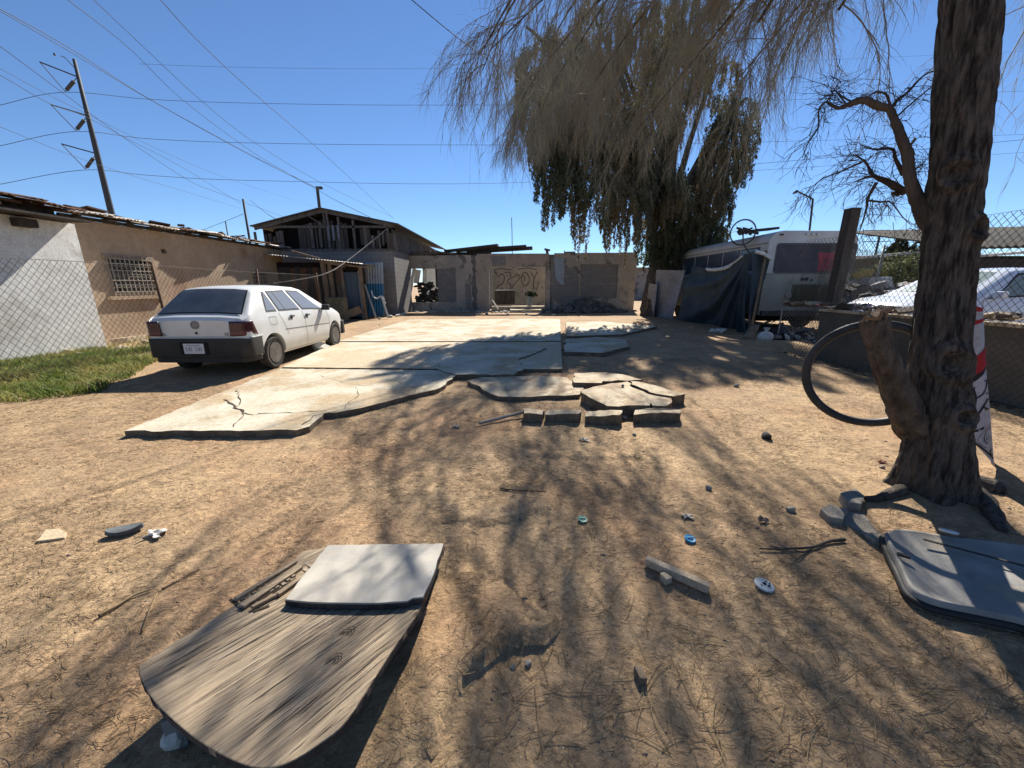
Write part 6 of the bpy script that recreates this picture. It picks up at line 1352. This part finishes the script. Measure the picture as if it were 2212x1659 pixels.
# ---- marble-like sheet on top
MB_ = mat('marbled_sheet', (.43, .39, .32), (.31, .28, .23), 3.5, .55, .15, 18, c3=(.28, .27, .25), s3=5, k3=(.52, .66))
sq = [(617, 1302), (640, 1305), (700, 1309), (760, 1310), (820, 1310), (880, 1306), (892, 1299), (914, 1297), (930, 1262), (958, 1176), (708, 1180)]
SP_ = [onboard(*p) for p in sq]; 
zs = .045
tp2 = [(p.x * 1.0, p.y) for p in [G(a, b, Zb(G(a, b, .1).x, G(a, b, .1).y) + .035) for a, b in sq]]; J2 = jag(tp2, .05, .003, 3)
sh_ = MB().prism(J2, [Zb(x, y) + .012 for x, y in J2], [Zb(x, y) + .035 for x, y in J2]).build('marbled_sheet', MB_, bevel=.003); ex_ = [(sum(p[0] for p in J2) / len(J2) + (x - sum(p[0] for p in J2) / len(J2)) * 1.004, sum(p[1] for p in J2) / len(J2) + (y - sum(p[1] for p in J2) / len(J2)) * 1.004) for x, y in J2]; MB().prism(ex_, [Zb(x, y) + .004 for x, y in ex_], [Zb(x, y) + .027 for x, y in ex_]).build('dark_core', PLANKD, sh_); tag(sh_, 'pale marbled flat panel lying across the far end of the plywood', 'panel')
e = [G(a, b, .10) for a, b in ((622, 1303), (905, 1303))]

# ---- grey moulded shell lying in the trunk shadow at the right
SHM = mat('grey_shell', (.30, .28, .245), (.19, .18, .16), 3.5, .75, .25, 20, c3=(.36, .29, .20), s3=4, k3=(.55, .7))
so = [(1912, 1150), (1935, 1143), (1990, 1148), (2060, 1160), (2140, 1168), (2300, 1195), (2420, 1260), (2420, 1400), (2260, 1358), (2212, 1338), (2140, 1322), (2060, 1306), (2010, 1293), (1968, 1268), (1945, 1222), (1925, 1185)]
SO = [G(a, b, .075) for a, b in so]; cs = sum(SO, Vector()) / len(SO)
shl = thing('moulded_shell', (cs.x, cs.y, 0), 'grey moulded panel with a rolled dark rim lying in the trunk shadow', 'panel')
mb = MB(); n = len(SO); SO2 = [p for p in resample(SO + [SO[0]], 80)[:-1]]; n = len(SO2); rings = []
for k, (s_, z) in enumerate(((1.0, .0), (1.006, .035), (1.0, .065), (.985, .078), (.95, .074), (.90, .060), (.6, .052), (.3, .055), (.05, .056))):
    rings.append([Vector((cs.x + (p.x - cs.x) * s_, cs.y + (p.y - cs.y) * s_, z + .012 * math.sin(p.x * 5 + s_ * 3) * (s_ < .9))) for p in SO2])
for r_ in rings: mb.v += r_
for k in range(len(rings) - 1):
    for j in range(n): mb.f.append([k * n + j, k * n + (j + 1) % n, (k + 1) * n + (j + 1) % n, (k + 1) * n + j])
mb.f.append([(len(rings) - 1) * n + j for j in range(n)]); mb.build('shell', SHM, shl, smooth=True)
rim = MB(); P = [Vector((cs.x + (p.x - cs.x) * 1.012, cs.y + (p.y - cs.y) * 1.012, .03)) for p in SO2]; rim.tube(P + [P[0]], .018, 6, caps=False); rim.build('rim', BLACKP, shl, smooth=True)
a, b = G(1995, 1165, .09), G(2260, 1235, .09); MB().beam(a, b, .012, .006).build('moulded_seam', BLACKP, shl)
a, b = G(1938, 1196, .085), G(1966, 1204, .085); MB().beam(a, b, .02, .012).build('latch_hole', BLACKP, shl)
# ---- small ring in the shadow of the trunk
c = G(2050, 1146, .1); tag(MB().torus((c.x, c.y, .095), .032, .008, (.2, .3, 1), 24, 6).build('white_ring', mat('white_plastic2', (.6, .6, .58), rough=.4), smooth=True), 'small white plastic ring lying in the trunk shadow', 'ring')
# flat stones at the foot of the tree
FS = mat('flat_stone', (.33, .29, .23), (.20, .175, .14), 9, .9, .4, 30)
for i, (pts, h, l) in enumerate((([(1815, 1062), (1850, 1052), (1868, 1068), (1862, 1086), (1830, 1082)], .06, 'square grey brick end by the surface root'), ([(1772, 1098), (1790, 1088), (1832, 1100), (1822, 1122), (1790, 1115)], .05, 'rounded grey stone left of the tree root'),
                                 ([(1830, 1100), (1868, 1106), (1902, 1150), (1870, 1148), (1826, 1132), (1810, 1125)], .012, 'pale flat flake of concrete between stone and grey panel'), ([(1868, 1150), (1912, 1152), (1918, 1172), (1890, 1165)], .03, 'dark stone tucked against the corner of the grey panel'), ([(1858, 1146), (1880, 1149), (1876, 1160)], .015, 'small pale flake beside the grey panel corner'))):
    P = [G(a, b, h) for a, b in pts]; J = jag(P, .05, .006, 30 + i); z0 = Hs(P[0].x, P[0].y); tag(MB().prism(J, z0 - .02, z0 + h).build('stone', FS, bevel=.008), l, 'stone')
# leaning thin slat from the tree foot to the panel
# ---- scattered bits
def put(px, py, dz=0): p = GH(px, py); p.z += dz; return p
c0, c1 = put(1395, 1222, .03), put(1530, 1282, .03); stick = MB().beam(c0, c1, .036, .042).build('wood_offcut', mat('tan_timber', (.56, .44, .31), (.40, .30, .20), 8, .9, .3, 40), bevel=.003); tag(stick, 'square brown timber offcut lying beside a small block', 'timber')
c = put(1437, 1258, .02); tag(MB().box(c, (.038, .045, .045), rz=.5, jit=.004).build('small_block', SLABB, bevel=.005), 'small pale block touching the brown timber offcut', 'block')
c = put(1382, 1466, .015); tag(MB().box(c, (.026, .05, .034), rz=.1, jit=.003).build('wood_chip', PLANKB, bevel=.003), 'lone short brown wood block low in the middle foreground', 'wood block')
c = put(1650, 1268, .008); dsk = thing('white_disc', (c.x, c.y, c.z), 'white round plastic disc with dark holes', 'disc')
ax = Vector((.08, -.1, 1)); MB().lathe(c, [(.040, 0), (.044, .004), (.040, .009), (.02, .011)], ax, 28).build('disc', mat('disc_white', (.62, .62, .57), (.5, .49, .45), 30, .5), dsk, smooth=True, sharp=.5)
h = MB()
for dx, dy, r_ in ((0, 0, .009), (-.018, .012, .006), (.016, .014, .005), (.014, -.014, .006), (-.02, -.010, .004), (.026, .002, .004)): h.lathe((c.x + dx, c.y + dy, c.z + .0105 + .0), [(r_, 0), (r_, .002)], (0, 0, 1), 12)
h.build('disc_hole', DARK, dsk)
def cap(px, py, r_, m, label, name='bottle_lid'):
    c = put(px, py, .006); o = thing(name, c, label, 'lid'); ax = Vector((rnd.uniform(-.15, .15), -.2, 1)); MB().lathe(c, [(r_ * .6, 0), (r_, .002), (r_ * 1.02, .010), (r_ * .92, .013), (r_ * .3, .009), (r_ * .28, .014)], ax, 24).build('disc', m, o, smooth=True, sharp=.5); MB().beam(c + Vector((-r_ * .6, 0, .015)), c + Vector((r_ * .6, .003, .015)), .005, .006).build('ridge', m, o)
cap(1490, 1168, .031, mat('blue_plastic', (.04, .24, .42), (.03, .17, .31), 20, .45), 'blue round plastic lid on the dirt')
cap(1258, 1125, .030, mat('green_plastic', (.18, .34, .24), (.12, .25, .17), 20, .5), 'pale green round plastic lid near the buried slab corner')
WR = mat('scrap_white', (.58, .53, .46), (.42, .37, .3), 20)
def scrap(px, py, r_, m, label, seed, name='scrap', flat=.35):
    q = random.Random(seed); c = put(px, py, .004); mb = MB(); ph = q.uniform(0, 6)
    mb.grid(lambda u, v: c + Vector(((u - .5) * r_ * (1.6 + .5 * math.sin(v * 9 + ph)), (v - .5) * r_ * (1.2 + .5 * math.sin(u * 8 + ph)), r_ * flat * (.6 + .5 * math.sin(u * 7 + ph) * math.cos(v * 8 + ph)))), 9, 9)
    return tag(mb.build(name, m, smooth=False, solid=.003), label, 'scrap')
scrap(1484, 1118, .035, WR, 'crumpled whitish scrap above the blue lid', 3); scrap(337, 1156, .055, mat('bone_white', (.60, .57, .5), (.5, .46, .4), 20), 'small white crumpled piece right of the dark shoe sole', 4)
scrap(1905, 1000, .035, mat('red_scrap', (.45, .12, .07), (.3, .2, .12), 20), 'small red scrap left of the trunk base', 5); scrap(1648, 1128, .03, mat('brown_scrap', (.16, .10, .07), (.3, .25, .2), 20), 'crumpled brown scrap between stones', 6, flat=.8)
scrap(1262, 952, .05, WR, 'white paper bit in front of the kerb blocks', 7); scrap(985, 923, .04, WR, 'small white bit in the tree shade left of the pipe', 8)
c = put(272, 1152, .01)
def sole(u, v):
    L = .17; s_ = u; w_ = .034 * (math.sin(math.pi * min(1, s_ * .98 + .01)) ** .5) * (1.15 - .35 * math.sin(s_ * math.pi) * 0); a = R(24)
    x = (s_ - .5) * L; y = (v - .5) * 2 * w_; return Vector((c.x + x * math.cos(a) - y * math.sin(a), c.y + x * math.sin(a) + y * math.cos(a), c.z + .012 + .012 * (2 * s_ - 1) ** 2))
tag(MB().grid(sole, 18, 6).build('shoe_sole', mat('sole_grey', (.12, .135, .135), (.06, .06, .06), 12, .7), solid=.024), 'dark grey shoe sole lying at the left', 'shoe sole')
c = [G(78, 1170), G(98, 1145), G(128, 1142), G(146, 1152), G(140, 1162)]; tag(MB().prism(jag(c, .04, .005, 3), Hs(c[0].x, c[0].y) - .02, Hs(c[0].x, c[0].y) + .014).build('flat_stone', mat('tan_stone', (.56, .44, .28), (.48, .37, .23), 9, .9, .3, 30), bevel=.005), 'flat pale tan stone half sunk in the dirt at the left', 'stone')
for px, py, r_, l in ((1707, 1103, .028, 'pale grey pebble stone left of the root stones'), (1530, 1057, .026, 'dark faced stone beyond the white scrap'), (1655, 947, .05, 'black crumpled lump on the sunlit dirt'), (1141, 1436, .014, 'small round white pebble by the slab crack'), (1108, 1442, .010, 'tiny pale pebble beside the slab crack'), (700, 758, .0, ''), (1905, 1012, .02, 'tiny dark stone left of the trunk base'), (2150, 1058, .05, 'rounded root knob stone right of the trunk base'), (1370, 905 + 35, .02, 'tiny dark stone before the kerb blocks'), (820, 703, .03, 'dark pebble on the dirt left of the pale slab'), (1590, 836, .04, 'small dark stone right of the broken slab')):
    if r_: p = put(px, py, r_ * .4); tag(rock(p, (r_ * 1.25, r_), .75, px).build('stone', {1655: mat('black_lump', (.03, .03, .03), rough=.8), 1530: CINDER, 2150: BARK}.get(px, FS), bevel=0), l, 'stone')
p = G(692, 757); tag(rock((p.x, p.y, .07), (.26, .15), .55, 12).build('white_boulder', mat('white_rock', (.62, .60, .52), (.48, .45, .38), 6, .9, .4, 20)), 'white lumpy rock beside the front wheel of the hatchback', 'rock')
# sticks
def stick_(pts, r_, m, label, name='stick', cat='stick'):
    P = [put(*p, r_ + .003) for p in pts]; return tag(MB().tube(resample(P, 14), list(np.linspace(r_, r_ * .5, 14)), 6, jit=.12).build(name, m, smooth=True), label, cat)
br_ = thing('fallen_branch', put(1730, 1185), 'dark forked fallen branch before the stones', 'branch')
for pts, r_ in (([(1824, 1170), (1790, 1174), (1755, 1186), (1700, 1190), (1640, 1190)], .010), ([(1755, 1186), (1735, 1196), (1715, 1192)], .006), ([(1745, 1190), (1730, 1205), (1716, 1215)], .005), ([(1700, 1190), (1680, 1186), (1660, 1182)], .005)):
    P = [put(*p, r_ + .004) for p in pts]; MB().tube(resample(P, 14), list(np.linspace(r_, r_ * .4, 14)), 7, jit=.15).build('branch', DEADWOOD, br_, smooth=True)
for pts, r_, l in (([(213, 1335), (250, 1315), (290, 1290), (330, 1276)], .008, 'long flat straw coloured sliver at the left'), ([(350, 1275), (390, 1255), (432, 1232)], .004, 'thin reddish stick right of the straw sliver'), ([(308, 1368), (322, 1325), (340, 1285)], .004, 'thin pale stalk crossing below the straw sliver'), ([(1080, 1057), (1130, 1062), (1180, 1060)], .005, 'thin dark stick on the buried slab lip')):
    stick_(pts, r_, STRAW if 'dark' not in l and 'reddish' not in l else DEADWOOD, l)
q = random.Random(91); mb = MB()
for i in range(240):
    px = q.uniform(950, 2212); py = q.uniform(1150, 1659); a = put(px, py, .004); an = q.gauss(1.0, .7); L = q.uniform(.06, .22); b = a + Vector((math.cos(an) * L, math.sin(an) * L, 0)); b.z = Hs(b.x, b.y) + .006; m_ = a.lerp(b, .5) + Vector((q.uniform(-.02, .02), q.uniform(-.02, .02), .004)); mb.tube(resample([a, m_, b], 6), .0013, 4)
tag(mb.build('dry_stalks', STRAW), 'long thin dry stalks lying on the foreground dirt', 'stalks', kind='stuff')

# ---- bicycle tyre hanging on the stub
c = at(1878, 809, 2.68); ty = MB(); pts = []
ty.torus(c, .362, .029, (c.x * .75, c.y - .0, .1), 72, 12); tag(ty.build('bicycle_tyre', mat('worn_rubber', (.022, .022, .023), (.05, .048, .045), 8, .55), smooth=True), 'black bicycle tyre hanging from the sawn stub of the tree', 'tyre')
# ---- printed cloth hanging behind the trunk
YC = 2.86
bn_ = thing('printed_banner', (at(2125, 800, YC).x, YC, .2), 'torn white cloth with red and black print hanging behind the trunk', 'banner')
Ledge = [(2090, 655), (2090, 740), (2088, 800), (2085, 850), (2080, 900), (2086, 940), (2110, 965), (2140, 1000)]
Redge = [(2114, 665), (2120, 700), (2126, 745), (2134, 800), (2142, 850), (2148, 900), (2150, 950), (2152, 1012)]
LE = resample([at(a, b, YC - .02) for a, b in Ledge], 40); RE = resample([at(a, b, YC + .05) for a, b in Redge], 40)
def bf(u, v, off=0):
    i = min(int(v * 39), 38); t = v * 39 - i; a = LE[i].lerp(LE[i + 1], t); b = RE[i].lerp(RE[i + 1], t); p = a.lerp(b, u); p.y += .025 * math.sin(u * 5 + v * 4) - off; return p
BWH = mat('banner_white', (.40, .41, .44), (.33, .34, .37), 3, .8); BBL = mat('banner_black', (.02, .02, .022), rough=.8); BRD = mat('banner_red', (.36, .015, .02), (.26, .01, .015), 5, .7)
clo = MB().grid(lambda u, v: bf(u, v), 14, 50).build('cloth', BWH, bn_, smooth=True)
def bpatch(f, m, name): return MB().grid(f, 12, 10).build(name, m, clo, smooth=True)
bpatch(lambda u, v: bf(u, .27 + .09 * v + .04 * u * v, .004), BRD, 'red_band'); bpatch(lambda u, v: bf(u, .0 + .04 * v, .004), BRD, 'red_band'); bpatch(lambda u, v: bf(u, .365 + .05 * v - .04 * u * v + .01 * u, .004), BBL, 'black_band'); bpatch(lambda u, v: bf(.2 + .8 * u, .08 + .02 * v + .01 * u, .004), BRD, 'red_band')
def bstroke(pts, w_):
    P = [bf(u, v, .006) for u, v in pts]; mb = MB(); PP = resample(P, 18); A = []; B_ = []
    for i, p in enumerate(PP):
        t = (PP[min(i + 1, 17)] - PP[max(i - 1, 0)]).normalized(); x = t.cross(Vector((0, 1, 0))).normalized() * w_ / 2; A.append(p + x); B_.append(p - x)
    for i in range(17): mb.quad(A[i], A[i + 1], B_[i + 1], B_[i])
    return mb
def bletters(strokes, name):
    al = MB()
    for pts, w_ in strokes: s_ = bstroke(pts, w_); al.add(s_.v, s_.f)
    al.build(name, BBL, clo)
bletters([([(.3, .44), (.35, .50), (.3, .56)], .016), ([(.3, .44), (.75, .45), (.85, .48), (.6, .505), (.35, .505)], .012), ([(.45, .505), (.9, .555)], .014)], 'letter_r')
bletters([([(.15, .66), (.55, .585), (.95, .60)], .018), ([(.55, .585), (.9, .66)], .016), ([(.3, .63), (.78, .635)], .013), ([(.1, .60), (.2, .70), (.5, .72)], .022)], 'letter_a')
bletters([([(.95, .775), (.6, .765), (.35, .80), (.4, .845), (.95, .85)], .007), ([(.95, .79), (.7, .785), (.5, .81), (.55, .835), (.95, .838)], .005), ([(.95, .755), (.5, .745), (.15, .79), (.2, .86), (.6, .885), (.95, .88)], .004)], 'letter_c')
bletters([([(.0, .76), (.06, .85), (.25, .92), (.6, .97), (.95, 1.0)], .014), ([(.6, .90), (.75, .93), (.95, .945)], .01), ([(.9, .90), (.8, .92), (.95, .93)], .008)], 'black_border')
# small standing grass tufts and weeds at the car's left rear already come with the weeds
